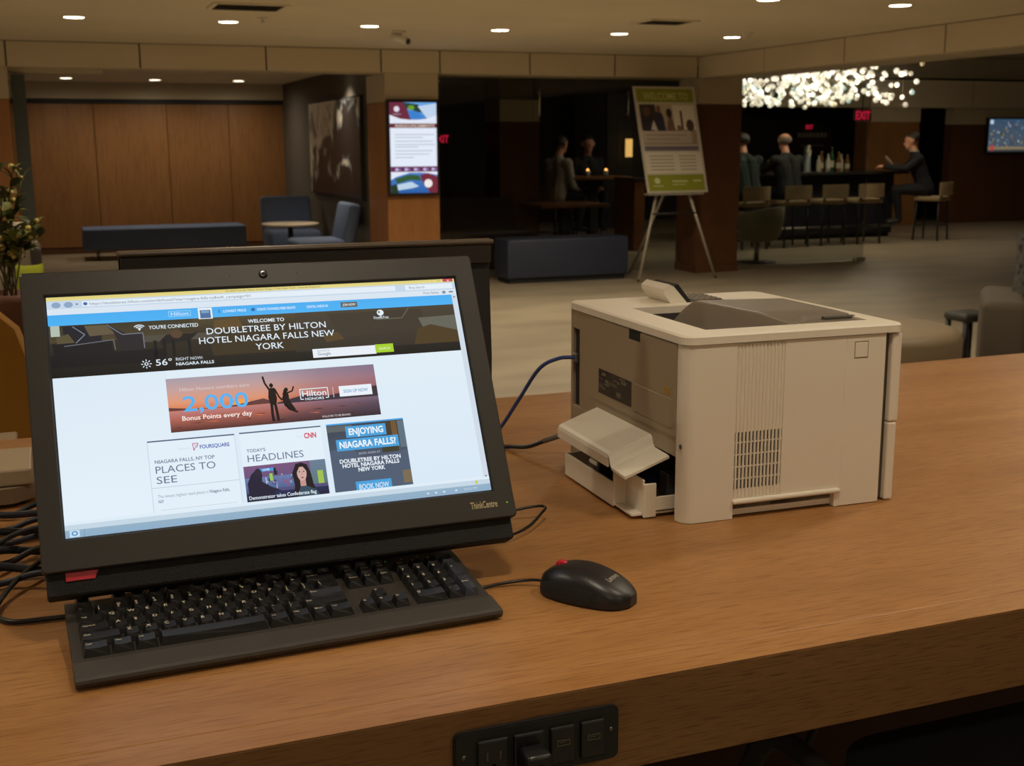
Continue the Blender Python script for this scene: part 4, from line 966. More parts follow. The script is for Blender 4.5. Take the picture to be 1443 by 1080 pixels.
# tangle of dark cables left of the computer
words = ['topmost', 'second', 'third', 'fourth', 'fifth', 'sixth', 'seventh', 'eighth', 'lowest']
for k in range(9):
    y0 = 1.95-k*.042; random.seed(40+k)
    pts = [(-.30+.0*k, y0+random.uniform(-.03, .05), D+.006+.004*(k % 3)), (-.16, y0+random.uniform(-.02, .02), D+.012+.010*((k+1) % 3)), (-.085, y0+random.uniform(-.015, .02), D+.008+.012*(k % 2)), (-.03, y0+random.uniform(-.02, .02), D+.010+.012*((k+1) % 2)), (.06, y0-.01, D+.006), (.14, y0+.02, D+.005)]
    cable('tangled_cable', '%s of the dark cables tangled left of the lit computer' % words[k], pts, .0058 if k % 2 else .0046, m_navy if k % 3 else m_blk, 'cables tangled left of the computer')
cable('tangled_cable', 'thin black cable crossing the tangle and curving towards the keyboard', [(.05, 1.62, D+.010), (-.02, 1.66, D+.022), (-.06, 1.62, D+.016), (-.088, 1.545, D+.006), (-.075, 1.495, D+.004), (-.02, 1.485, D+.004), (.08, 1.482, D+.004)], .0034, m_blk, 'cables tangled left of the computer')
cable('tangled_cable', 'dark cable rising diagonally through the tangle', [(-.28, 1.60, D+.006), (-.13, 1.66, D+.03), (-.07, 1.74, D+.036), (-.02, 1.80, D+.026), (.06, 1.84, D+.006)], .004, m_navy, 'cables tangled left of the computer')
# beige box on the table at the far left
t = thing('network_box', 'low beige electronics box half hidden behind the lit computer', 'electronics box', (-.16, 2.03, D))
b = MB(); b.rbox(-.14, .115, -.02, .13, .034, .062, .004, 2); b.build('upper_case', mat('beige_case', srgb(170, 152, 126), .5), t)
b = MB(); b.prism([(-.14, -.03), (.085, -.03), (.12, .0), (.12, .13), (-.14, .13)], 'Z', .008, .033); b.build('lower_case', mat('taupe_case', srgb(128, 110, 90), .5), t)
b = MB(); b.rbox(.030, .062, -.0315, -.028, .012, .024, .001, 1); b.build('port', m_in, t)
for x in (-.11, .09):
    b = MB(); b.box(x-.01, x+.01, 0, .11, 0, .009); b.build('foot', m_blk, t)
# ================================================================== LOBBY FURNITURE
m_bluefab = mat('blue_upholstery', srgb(92, 106, 136), 0.75, bump=(300, .3))
m_navyfab = mat('navy_vinyl', srgb(48, 54, 72), 0.45)
m_top = mat('pale_table_top', srgb(200, 184, 160), 0.4)
m_rail = mat('dark_metal', (0.02, 0.02, 0.02), 0.5)
def bench(label, x0, x1, y0, y1, h, m, seat_h, plinth):
    t = thing('lobby_bench', label, 'bench', ((x0+x1)/2, (y0+y1)/2, 0)); w, d = (x1-x0)/2, (y1-y0)/2
    b = MB(); b.rbox(-w, w, -d, d, seat_h, h, .02, 3); s = b.build('seat_pad', m, t)
    if plinth:
        b = MB(); b.box(-w+.03, w-.03, -d+.03, d-.03, 0, seat_h); b.build('plinth', m_black, t)
    else:
        for sx in (-1, 1):
            for sy in (-1, 1):
                b = MB(); b.tube([(sx*(w-.18), sy*(d-.1), 0), (sx*(w-.18), sy*(d-.1), seat_h+.01)], .016, 8); b.build('leg', m_steel, t)
    return t
bench('long blue bench against the wood panelled alcove wall', .47, 2.50, 16.1, 16.75, .40, m_bluefab, .13, False)
bench('dark navy block bench in front of the glass wall', 4.47, 5.86, 11.63, 12.05, .46, m_navyfab, .05, True)
t = thing('side_table', 'small round pale table between the blue armchairs', 'table', (2.66, 13.9, 0))
b = MB(); b.lathe([(0, .525), (.30, .525), (.325, .535), (.325, .55), (.32, .553), (0, .553)], n=40); b.build('table_top', m_top, t)
b = MB(); b.tube([(0, 0, .02), (0, 0, .527)], .03, 12); b.build('pedestal', m_rail, t)
b = MB(); b.lathe([(.2, 0), (.2, .012), (.04, .025), (0, .025)], n=32); b.build('base', m_rail, t)
def armchair(label, x, y, rz):
    t = thing('armchair', label, 'armchair', (x, y, 0), rz, 'blue armchairs in the alcove')
    b = MB(); b.rbox(-.31, .31, -.30, .26, .16, .43, .05, 3); b.build('seat', m_bluefab, t)
    Mb = Matrix.Translation((0, .27, .40)) @ Matrix.Rotation(-.22, 4, 'X')
    b = MB(); b.rbox(-.31, .31, -.07, .07, -.14, .42, .05, 3, M=Mb); b.build('backrest', m_bluefab, t)
    for sx in (-.25, .25):
        for sy in (-.24, .22):
            b = MB(); b.tube([(sx, sy, 0), (sx*.96, sy*.96, .18)], [.014, .02], 8); b.build('leg', m_rail, t)
armchair('blue armchair facing the viewer behind the round pale table', 2.83, 14.72, 0)
armchair('blue armchair seen from the side next to the painting wall', 2.80, 13.05, -PI/2)
# painting on the grey wall
t = thing('painting', 'large black and white marbled canvas on the grey alcove wall', 'painting', (3.262, 14.05, 0))
def marble():
    m = bpy.data.materials.new('marbled_paint'); m.use_nodes = True; N = m.node_tree.nodes; L = m.node_tree.links; b = N['Principled BSDF']
    tc = N.new('ShaderNodeTexCoord'); n1 = N.new('ShaderNodeTexNoise'); n1.inputs['Scale'].default_value = 1.5; n1.inputs['Detail'].default_value = 7; n1.inputs['Distortion'].default_value = 1.6
    mp = N.new('ShaderNodeMapping'); mp.inputs['Location'].default_value = (3.1, .35, 1.35)
    L.new(tc.outputs['Object'], mp.inputs[0]); L.new(mp.outputs[0], n1.inputs['Vector'])
    rp = N.new('ShaderNodeValToRGB'); e = rp.color_ramp.elements
    e[0].position = .0; e[0].color = (*srgb(30, 24, 24), 1); e[1].position = 1.0; e[1].color = (*srgb(238, 230, 214), 1)
    for p, c in ((.48, srgb(40, 34, 34)), (.52, srgb(110, 118, 122)), (.56, srgb(196, 188, 174)), (.64, srgb(236, 228, 212))):
        q = e.new(p); q.color = (*c, 1)
    sp = N.new('ShaderNodeSeparateXYZ'); L.new(tc.outputs['Object'], sp.inputs[0])
    a1 = N.new('ShaderNodeMath'); a1.operation = 'MULTIPLY_ADD'; a1.inputs[1].default_value = .055; L.new(sp.outputs['Y'], a1.inputs[0]); L.new(n1.outputs['Fac'], a1.inputs[2])
    a2 = N.new('ShaderNodeMath'); a2.operation = 'MULTIPLY_ADD'; a2.inputs[1].default_value = .20; L.new(sp.outputs['Z'], a2.inputs[0]); L.new(a1.outputs[0], a2.inputs[2])
    a3 = N.new('ShaderNodeMath'); a3.operation = 'SUBTRACT'; a3.inputs[1].default_value = .29; L.new(a2.outputs[0], a3.inputs[0])
    L.new(a3.outputs[0], rp.inputs['Fac']); L.new(rp.outputs['Color'], b.inputs['Base Color']); b.inputs['Roughness'].default_value = .4
    return m
b = MB(); b.box(-.040, 0, -1.28, 1.28, .86, 1.93); b.build('canvas', marble(), t)
for args in ((-.035, .005, 1.28, 1.30, .84, 1.95), (-.035, .005, -1.30, -1.28, .84, 1.95), (-.035, .005, -1.28, 1.28, .84, .86), (-.035, .005, -1.28, 1.28, 1.93, 1.95)):
    b = MB(); b.box(*args); b.build('frame_bar', m_black, t)
# announcement display on the column
t = thing('announcement_display', 'tall lit announcement display mounted on the wood column', 'display', (3.52, YF-.004, 1.40))
b = MB(); b.rbox(-.272, .272, -.055, 0, -.475, .475, .006, 2); b.build('display_case', mat('maroon_case', srgb(40, 22, 20), .4), t)
pr = Print(lambda x, y, l: (-.242+.484*x/100, -.0560-l*.0004, .445-.89*y/190))
A = pr.rect
A(0, 0, 100, 190, C(224, 232, 250), 0)
A(0, 0, 100, 36, C(110, 170, 230), 1, C(70, 130, 200)); pr.poly([(0, 0), (28, 0), (38, 14), (46, 36), (0, 36)], C(110, 44, 66), 2)
pr.poly([(28, 0), (60, 4), (74, 22), (60, 20), (36, 12)], C(40, 66, 60), 2.2); pr.disc(46, 11, 7, 5, C(110, 160, 40), 2.4); pr.poly([(60, 8), (100, 2), (100, 34), (80, 34)], C(196, 216, 240), 2.3); pr.poly([(38, 16), (62, 20), (70, 32), (44, 34)], C(60, 130, 210), 2.4)
pr.disc(15, 14, 6, 6, C(226, 220, 232), 3); pr.text('DoubleTree', 7, 26, 24, 3, C(214, 200, 214), 3)
pr.poly([(0, 26), (22, 34), (50, 37), (78, 34), (100, 27), (100, 44), (0, 44)], C(230, 236, 250), 3)
A(0, 44, 100, 53, C(104, 40, 60), 4); pr.text('ANNOUNCEMENTS', 10, 51.5, 95, 5.5, C(226, 210, 190), 5, .02)
A(3, 55, 97, 132, C(232, 240, 252), 4)
for i, y in enumerate((66, 72, 80, 87, 92, 100, 107, 114)): A(10, y, (94, 70, 92, 96, 60, 90, 84, 50)[i], y+1.8, C(178, 188, 206), 5)
A(0, 134, 100, 145, C(104, 44, 84), 4)
for x in (8, 28, 48, 68, 86): pr.disc(x+5, 140, 4, 3, C(196, 186, 226), 5); A(x+10, 138, x+13, 142, C(150, 130, 190), 5)
A(0, 145, 100, 190, C(74, 130, 200), 4, C(40, 96, 170)); pr.poly([(0, 145), (100, 145), (100, 152), (70, 147), (40, 147), (10, 156), (0, 162)], C(230, 236, 250), 6)
pr.poly([(62, 152), (80, 148), (100, 156), (100, 190), (84, 190), (70, 172)], C(118, 40, 60), 6.5); pr.disc(80, 170, 9, 9, C(240, 236, 236), 7); pr.poly([(8, 160), (40, 151), (60, 153), (66, 164), (40, 162), (14, 170)], C(50, 90, 50), 5.6); pr.poly([(12, 172), (44, 166), (60, 176), (44, 180), (14, 184)], C(190, 214, 236), 5.5); pr.poly([(0, 174), (12, 170), (16, 190), (0, 190)], C(30, 56, 40), 5.6)
pr.build('lit_screen', printmat('announcement_screen', True, 0.95), t)
# easel with the welcome poster
t = thing('easel', 'light grey tripod easel in front of the glass wall', 'easel', (6.28, 11.40, 0))
m_alu = mat('easel_alloy', srgb(176, 166, 148), .4, .3)
for k, (p0, p1) in enumerate((((-.465, -.10, 0), (-.16, .06, 1.02)), ((.465, -.10, 0), (.16, .06, 1.02)), ((-.15, .72, 0), (-.02, .08, 1.05)))):
    b = MB(); b.tube([p0, p1], [.014, .018], 10); lg_ = b.build('leg', m_alu, t)
    b = MB(); b.ball((p0[0], p0[1], .012), .017, 8, 6); b.build('foot', m_black, lg_)
b = MB(); b.tube([(-.265, .0, .70), (.265, .0, .70)], .011, 8); b.build('crossbar', m_rail, t)
b = MB(); b.rbox(-.33, .33, -.05, .07, .895, .915, .004, 1); b.build('tray', m_alu, t)
b = MB(); b.tube([(0, .07, .95), (.0, .20, 1.9)], .014, 8); b.build('mast', m_alu, t)
ps = thing('poster_board', 'green and white welcome poster board standing on the easel', 'poster', (6.25, 11.37, .92), 0.0)
lean = .13
def PP(x, y, d): return (x, y*math.sin(lean)-d*math.cos(lean), y*math.cos(lean)+d*math.sin(lean))
tw = -.062                                     # the board hangs a little crooked
def PQ(x, y, d):
    xr = x*math.cos(tw)-y*math.sin(tw)*-1; yr = y*math.cos(tw)+x*math.sin(tw)*-.0
    return PP(x - y*.112 + .055, y, d)
mbq = MB(); mbq.box(-.36, .36, 0, 1.105, -.014, 0); mbq.v = [PQ(*p) for p in mbq.v]; mbq.build('board', mat('foam_board', srgb(196, 186, 168), .6), ps)
pr = Print(lambda x, y, l: PQ(-.335+.67*x/100, 1.085-1.065*y/150, .0008+l*.0005)); A = pr.rect; pm = printmat('poster_print', False, rough=.45)
GR = C(140, 144, 44)
A(0, 0, 100, 20, GR, 0); pr.text('WELCOME TO', 12, 16, 90, 10, C(206, 200, 140), 1, .004)
A(2, 23, 98, 82, C(190, 172, 146), 0, C(150, 130, 108)); A(60, 24, 98, 60, C(224, 214, 196), .5); A(2, 23, 30, 60, C(60, 46, 40), .5); pr.poly([(4, 62), (4, 40), (12, 30), (22, 38), (30, 62)], C(44, 34, 36), 1); pr.disc(14, 34, 6, 7, C(96, 64, 48), 1.4); pr.poly([(18, 60), (24, 46), (30, 62)], C(206, 196, 190), 1.5)
pr.poly([(28, 62), (30, 34), (36, 30), (42, 40), (44, 62)], C(44, 44, 62), 1); pr.disc(35, 30, 4, 6, C(120, 84, 66), 1.4); pr.poly([(46, 62), (50, 44), (56, 40), (62, 62)], C(120, 92, 82), 1); pr.disc(53, 36, 5, 7, C(52, 36, 30), 1.4); A(72, 32, 76, 60, C(96, 70, 52), 1); pr.disc(88, 54, 7, 9, C(84, 62, 52), 1.2); pr.disc(68, 58, 4, 5, C(140, 100, 80), 1.2)
A(2, 62, 88, 80, C(196, 180, 164), 2, C(176, 160, 146))
for i, (y, x1) in enumerate(((67, 80), (73, 66))): A(8, y, x1, y+1.6, C(150, 134, 118), 3)
A(2, 84, 98, 91, C(108, 100, 108), 1); pr.text('Your stay starts here', 20, 89.5, 60, 3, C(186, 176, 172), 2) if False else None
A(0, 93, 100, 124, C(214, 204, 184), 0)
for y in (98, 103, 108, 113, 118): A(8, y, 50, y+1.4, C(150, 134, 110), 1); A(60, y, 90, y+1.4, C(150, 134, 110), 1)
A(0, 126, 100, 150, GR, 0); pr.disc(16, 135, 5, 4.5, C(206, 204, 160), 1); A(8, 142, 26, 143.5, C(200, 196, 150), 1); A(42, 135, 70, 137, C(206, 200, 150), 1); A(42, 140, 66, 141.5, C(190, 190, 130), 1); A(80, 134, 94, 137, C(190, 190, 130), 1)
pr.build('poster_print', pm, ps)

# ================================================================== RIGHT FOREGROUND SEATING
m_sofa = mat('taupe_upholstery', srgb(86, 76, 64), 0.85, bump=(250, .4))
t = thing('lounge_sofa', 'grey brown sofa arm cut off by the right edge of the picture', 'sofa', (4.80, 5.20, 0), -.72)
b = MB(); b.rbox(0, .24, 0, .80, .10, .58, .05, 3); b.build('armrest', m_sofa, t)
b = MB(); b.rbox(1.45, 1.69, 0, .80, .10, .58, .05, 3); b.build('armrest', m_sofa, t)
b = MB(); b.rbox(.242, 1.448, .02, .62, .12, .42, .05, 3); b.build('seat', m_sofa, t)
b = MB(); b.rbox(.242, 1.448, .622, .82, .12, .80, .06, 3); b.build('backrest', m_sofa, t)
for sx in (.10, 1.58):
    for sy in (.08, .70):
        b = MB(); b.tube([(sx, sy, 0), (sx, sy, .12)], [.015, .022], 8); b.build('leg', m_rail, t)
def patmat():
    m = bpy.data.materials.new('woven_pattern'); m.use_nodes = True; N = m.node_tree.nodes; L = m.node_tree.links; b = N['Principled BSDF']
    tc = N.new('ShaderNodeTexCoord'); v = N.new('ShaderNodeTexVoronoi'); v.inputs['Scale'].default_value = 26; L.new(tc.outputs['Object'], v.inputs['Vector'])
    rp = N.new('ShaderNodeValToRGB'); rp.color_ramp.elements[0].color = (*srgb(30, 30, 30), 1); rp.color_ramp.elements[1].color = (*srgb(84, 80, 74), 1); rp.color_ramp.elements[0].position = .25; rp.color_ramp.elements[1].position = .6
    L.new(v.outputs['Distance'], rp.inputs['Fac']); L.new(rp.outputs['Color'], b.inputs['Base Color']); b.inputs['Roughness'].default_value = .9; return m
def pillow(name, parent, loc, rot, sx, sy, th, m):
    mb = MB(); n = 12; vs = []; fs = []
    for s in (1, -1):
        for i in range(n+1):
            for j in range(n+1):
                x, y = 2*i/n-1, 2*j/n-1; k = ((1-x**4)*(1-y**4))**.55; e = 1-.10*(1-abs(x)**3)*abs(y)**3; g = 1-.10*(1-abs(y)**3)*abs(x)**3
                vs.append((x*sx*g, s*th*k, y*sy*e))
    q = (n+1)*(n+1)
    for s in range(2):
        for i in range(n):
            for j in range(n): a = s*q+i*(n+1)+j; fs.append((a, a+1, a+n+2, a+n+1))
    mb.add(vs, fs, 0, True); o = mb.build(name, m, parent); o.location = loc; o.rotation_euler = rot; return o
cu = pillow('throw_pillow', None, (5.44, 5.32, .665), (-.30, .06, -.75), .25, .25, .075, patmat()); tag(cu, 'dark patterned throw pillow leaning on the sofa', 'pillow')
t = thing('lounge_stool', 'small dark stool standing left of the sofa arm', 'stool', (5.56, 6.14, 0))
b = MB(); b.rbox(-.12, .12, -.11, .11, .30, .36, .03, 3); b.build('seat', mat('dark_green_vinyl', srgb(44, 44, 38), .6), t)
for sx in (-.09, .09):
    for sy in (-.08, .08):
        b = MB(); b.tube([(sx, sy, 0), (sx, sy, .31)], .018, 8); b.build('leg', m_rail, t)
t = thing('round_ottoman', 'round tan upholstered ottoman behind the printer', 'ottoman', (4.02, 5.12, 0))
b = MB(); b.lathe([(0, .50), (.37, .50), (.425, .485), (.44, .45), (.44, .08), (.425, .06), (0, .06)], n=56); b.build('cushion', mat('tan_vinyl', srgb(132, 114, 88), .55), t)
b = MB(); b.lathe([(.38, 0), (.38, .062), (0, .062)], n=40); b.build('base', m_black, t)

# ================================================================== CHAIR UNDER THE TABLE
t = thing('desk_chair', 'black upholstered chair pushed under the front of the table', 'chair', (1.22, 1.16, 0), 0)
m_seat = mat('black_chair_fabric', (0.010, 0.010, 0.013), .9, bump=(400, .6))
b = MB(); pts = []
b.prism(arc(.16, -.12, .10, -PI/2, 0, 6)+arc(.16, .04, .10, 0, PI/2, 6)+arc(-.16, .04, .10, PI/2, PI, 6)+arc(-.16, -.12, .10, PI, 1.5*PI, 6), 'Z', .55, .612); b.build('seat', m_seat, t)
for s in (-1, 1):
    for y in (-.18, .10):
        b = MB(); b.tube([(s*.21, y, 0), (s*.19, y*.9, .555)], .014, 8); b.build('leg', m_rail, t)
b = MB(); b.rbox(-.24, .24, -.31, -.26, .60, .66, .02, 2); b.build('back_rail', m_seat, t)
t2 = thing('desk_chair', 'dark chair with a curved grey arm left of the black seat', 'chair', (.745, 1.16, 0), .1)
b = MB(); b.rbox(-.2, .16, -.20, .17, .52, .58, .03, 3); b.build('seat', m_seat, t2)
b = MB(); b.tube(spline([(.17, -.10, .585), (.175, .06, .625), (.175, .15, .622), (.17, .19, .56), (.165, .19, .52)]), .016, 10); b.build('armrest', mat('arm_grey', srgb(58, 52, 46), .5), t2)
for sx in (-.17, .14):
    for y in (-.17, .14):
        b = MB(); b.tube([(sx, y, 0), (sx, y, .53)], .013, 8); b.build('leg', m_rail, t2)
cable('under_table_cable', 'black cable dropping from under the table edge at the right', [(1.20, 1.30, .80), (1.10, 1.31, .74), (1.03, 1.33, .68), (1.0, 1.38, .55), (1.0, 1.45, .2), (1.0, 1.55, .006)], .006, m_blk)

# ================================================================== LEFT BACKGROUND
m_must = mat('mustard_fabric', srgb(150, 104, 24), .85, bump=(250, .4))
t = thing('high_back_chair', 'mustard yellow high back chair at the left picture edge', 'chair', (-.33, 3.30, 0), 0.15)
b = MB(); b.rbox(-.33, .33, -.30, .32, .22, .48, .07, 3); b.build('seat', m_must, t)
Mb = Matrix.Translation((0, .30, .42)) @ Matrix.Rotation(-.10, 4, 'X')
bm = bmesh.new(); prof = [(-.27, 0), (.27, 0), (.335, .20), (.34, .38), (.30, .52), (.22, .60), (.08, .635), (-.08, .635), (-.22, .60), (-.30, .52), (-.34, .38), (-.335, .20)]
b = MB(); vs = [(x*.94, -.05, z*.97+.01) for x, z in prof]+[(x, -.02, z) for x, z in prof]+[(x, .05, z) for x, z in prof]+[(x*.94, .08, z*.97+.01) for x, z in prof]; nn_ = len(prof)
fs = [tuple(range(nn_)), tuple(range(4*nn_-1, 3*nn_-1, -1))]+[(k*nn_+i, k*nn_+(i+1) % nn_, (k+1)*nn_+(i+1) % nn_, (k+1)*nn_+i) for k in range(3) for i in range(nn_)]
b.add([Mb @ Vector(v) for v in vs], fs, 0, True); autosmooth(b.build('backrest', m_must, t), 50)
for sx in (-.27, .27):
    for sy in (-.24, .26):
        b = MB(); b.tube([(sx, sy, 0), (sx*.95, sy*.95, .24)], [.014, .02], 8); b.build('leg', m_rail, t)
# planter cabinet with the plant
t = thing('planter_table', 'tall brown pedestal carrying the plant behind the left chair', 'pedestal', (-.16, 4.5, 0))
b = MB(); b.rbox(-.20, .10, -.18, .18, .03, .80, .01, 2); b.build('body', mat('brown_pedestal', srgb(66, 52, 42), .6, noise=(10, .1)), t); b = MB(); b.box(-.18, .08, -.16, .16, 0, .031); b.build('plinth', m_black, t)
pot = thing('potted_plant', 'yellow green leafy plant with pale berries in a brown pot', 'plant', (-.115, 4.46, .80))
b = MB(); b.lathe([(.06, 0), (.085, .02), (.105, .12), (.11, .15), (.098, .15), (.09, .13), (0, .13)], n=24); b.build('pot', mat('brown_pot', srgb(104, 66, 48), .6), pot)
m_leaf = mat('leaf_green', srgb(96, 98, 30), .6, noise=(30, .35)); m_leafd = mat('leaf_dark', srgb(52, 62, 26), .6, noise=(30, .3)); m_berry = mat('pale_berry', srgb(208, 186, 110), .5); m_stem = mat('stem_brown', srgb(70, 60, 30), .8)
def leaf_mesh(m):
    vs = []; 
    for i in range(6):
        s_ = i/5; w = .013*math.sin(PI*min(.98, s_*.93+.07)); z = .012*math.sin(s_*2.2); vs += [(s_*.05, -w, z), (s_*.05, 0, z-.003), (s_*.05, w, z)]
    mb = MB(); mb.add(vs, [(i*3+j, i*3+j+1, i*3+j+4, i*3+j+3) for i in range(5) for j in (0, 1)], 0, True); return mb.mesh('leaf', m)
LA, LB = leaf_mesh(m_leaf), leaf_mesh(m_leafd); bb = MB(); bb.ball((0, 0, 0), .0095, 8, 6); BERRY = bb.mesh('berry', m_berry)
random.seed(3)
for k in range(17):
    an = 2*PI*k/17+random.uniform(-.2, .2); rr = random.uniform(.03, .15); hh = random.uniform(.20, .48) * (1.0 - rr*1.6); 
    base = Vector((random.uniform(-.03, .03), random.uniform(-.03, .03), .13)); tip = Vector((rr*math.cos(an), rr*math.sin(an), .13+hh)); mid = (base+tip)/2+Vector((0, 0, .06))
    path = spline([base, mid, tip], 5); b = MB(); b.tube(path, .0025, 5); b.build('stem', m_stem, pot)
    for q in range(3, len(path)):
        p = path[q]
        for w in range(2):
            o = obj('leaf', random.choice((LA, LA, LB)), pot, p, (random.uniform(-.5, .5), random.uniform(-.8, .3), random.uniform(0, 2*PI))); s_ = random.uniform(.8, 1.4); o.scale = (s_,)*3
        if q % 3 == 1 or q == len(path)-1:
            o = obj('berry', BERRY, pot, p+Vector((random.uniform(-.012, .012), random.uniform(-.012, .012), .008))); o.scale = (random.uniform(.7, 1.3),)*3
o = pillow('round_cushion', None, (-.05, 4.75, .93), (-.2, 0, 0), .055, .09, .05, mat('lime_fabric', srgb(140, 146, 20), .8)); tag(o, 'lime yellow cushion edge showing right of the plant', 'cushion')
o.location = (-.06, 4.90, .92)
t = thing('lime_chair', 'lime chair carrying the lime cushion behind the plant', 'chair', (-.10, 5.0, 0), 0)
b = MB(); b.rbox(-.3, .06, -.25, .25, .40, .83, .06, 3); b.build('seat', mat('olive_fabric', srgb(120, 104, 30), .85), t); b = MB(); b.box(-.25, .02, -.2, .2, 0, .41); b.build('base', m_black, t)
# far striped chair at the alcove entrance
t = thing('striped_chair', 'beige striped chair at the left end of the alcove', 'chair', (-.19, 9.0, 0))
m_str = mat('beige_stripe', srgb(178, 164, 140), .8, noise=(3, .15, (40, 1, 1)))
b = MB(); b.rbox(-.30, .15, .05, .17, .42, .92, .04, 3); b.build('backrest', m_str, t); b = MB(); b.rbox(-.32, .19, -.40, .10, .30, .46, .04, 3); b.build('seat', m_str, t)
b = MB(); b.rbox(.10, .17, -.38, .14, .30, .78, .03, 2); b.build('armrest', mat('dark_arm', srgb(50, 40, 34), .7), t)
for sx in (-.28, .13):
    for sy in (-.34, .10):
        b = MB(); b.tube([(sx, sy, 0), (sx, sy, .31)], .018, 8); b.build('leg', m_rail, t)
t = thing('cardboard_box', 'pale box behind the table at the far left', 'box', (-.22, 2.80, 0))
b = MB(); b.rbox(-.18, .12, -.12, .12, .02, .79, .006, 1); b.build('box_body', mat('pale_box', srgb(150, 128, 98), .7), t); b = MB(); b.rbox(-.19, .13, -.13, .13, .786, .80, .003, 1); b.build('box_lid', mat('pale_box', srgb(150, 128, 98)), t); b = MB(); b.box(-.16, .1, -.1, .1, 0, .021); b.build('skid', m_black, t)
# ================================================================== BAR AND RESTAURANT
# chandelier of hanging glass globes
ch = thing('chandelier', 'wide chandelier of many glowing glass globes above the bar', 'chandelier', (10.0, 14.0, 2.86))
b = MB(); b.rbox(-1.6, 1.6, -.7, .7, -.03, 0, .005, 1); b.build('canopy', m_steel, ch)
GL = []
for nm, c, e in (('globe_warm', (1.0, .88, .66), .9), ('globe_bright', (1.0, .93, .78), 1.4), ('globe_soft', (.95, .80, .56), .5), ('globe_aqua', (.62, .90, .80), .62), ('globe_amber', (.75, .42, .12), .32)):
    gm = mat(nm, (.8, .8, .75), .12, emit=c, estr=e); mb = MB(); mb.ball((0, 0, 0), .033, 12, 8); GL.append(mb.mesh('globe', gm))
random.seed(11); wires = MB(); pts = []
def far_enough(p): return all((p-q).length > .075 for q in pts)
tries = 0
while len(pts) < 292 and tries < 30000:
    tries += 1
    x = random.uniform(-1.6, 1.38)
    if x > .72 and random.random() > .22: continue
    y = random.uniform(-.55, .55); z = -.95 + random.uniform(0, 1)**.9*(.46+.10*x)
    p = Vector((x, y, z))
    if far_enough(p): pts.append(p)
for p in pts:
    o = obj('globe', random.choices(GL, (10, 4, 6, 1.4, .8))[0], ch, p); s_ = random.uniform(.85, 1.15); o.scale = (s_,)*3
    wires.tube([(p.x, p.y, p.z+.03), (p.x, p.y, -.02)], .0012, 3, caps=False)
w_ = wires.build('hanging_wires', m_steel, ch); w_['kind'] = 'stuff'
for x in (-1.1, -.3, .5, 1.1):
    ld = bpy.data.lights.new('chandelier_lamp', 'POINT'); ld.energy = 13.0; ld.color = (1, .85, .6); ld.shadow_soft_size = .03
    lo = bpy.data.objects.new('lamp', ld); COL.objects.link(lo); lo.parent = ch; lo.location = (x, 0, -.74)

# bar counter
m_barfront = mat('bar_front_black', (0.014, 0.014, 0.022), .5)
m_bartop = mat('bar_top_stone', (0.03, 0.027, 0.025), .2)
t = thing('bar_counter', 'dark bar counter behind the stools', 'bar', (10.8, 15.3, 0))
b = MB(); b.rbox(-1.9, 1.42, -.02, .46, .06, .955, .01, 1); b.build('bar_front', m_barfront, t); b = MB(); b.rbox(-2.0, 1.5, -.26, .5, .957, .998, .006, 2); b.build('bar_top', m_bartop, t); b = MB(); b.box(-1.85, 1.4, .03, .42, 0, .061); b.build('plinth', m_black, t)
b = MB(); b.tube([(-1.9, -.12, .18), (1.42, -.12, .18)], .02, 8)
for x in (-1.8, -.3, 1.3): b.tube([(x, -.12, .18), (x, .0, .18)], .012, 6)
b.build('foot_rail', m_steel, t)
# stools
m_beige = mat('stool_beige', srgb(150, 130, 98), .7)
def stool(label, x, y, rz=0):
    t = thing('bar_stool', label, 'bar stool', (x, y, 0), rz, 'bar stools')
    b = MB(); b.rbox(-.22, .22, -.20, .20, .575, .645, .025, 3); b.build('seat', m_beige, t)
    b = MB(); n = 8; vs = []
    for k in range(n+1):
        a = -.62+1.24*k/n; cx, cy = .34*math.sin(a), .10-.34*math.cos(a)
        for dz in (.66, .85):
            for dr in (0, .035): vs.append((cx*(1+dr/.34), .10+(cy-.10)*(1+dr/.34), dz))
    fs = []
    for k in range(n): o = k*4; fs += [(o, o+4, o+6, o+2), (o+1, o+3, o+7, o+5), (o+2, o+6, o+7, o+3), (o, o+1, o+5, o+4)]
    fs += [(0, 2, 3, 1), (n*4, n*4+1, n*4+3, n*4+2)]
    b.add(vs, fs, 0, False); b.build('backrest', m_beige, t)
    for sx in (-.17, .17):
        b = MB(); b.tube([(sx, -.17, .60), (sx, -.22, .70)], .014, 6); b.build('back_post', m_rail, t)
        for sy in (-.16, .16):
            b = MB(); b.tube([(sx*1.15, sy*1.15, 0), (sx, sy, .58)], .015, 8); b.build('leg', m_rail, t)
    b = MB()
    for p0, p1 in (((-.19, -.18), (.19, -.18)), ((.19, -.18), (.19, .18)), ((.19, .18), (-.19, .18)), ((-.19, .18), (-.19, -.18))): b.tube([(*p0, .22), (*p1, .22)], .008, 6)
    b.build('footrest', m_rail, t)
stool('empty beige bar stool just right of the bald man', 10.38, 14.42); stool('empty beige bar stool in the middle of the bar', 11.02, 14.46); stool('beige bar stool under the man in the dark suit', 12.30, 14.50, .5)
stool('beige bar stool under the bald man', 9.72, 14.35); stool('beige bar stool under the person beside the wood column', 9.02, 14.30)
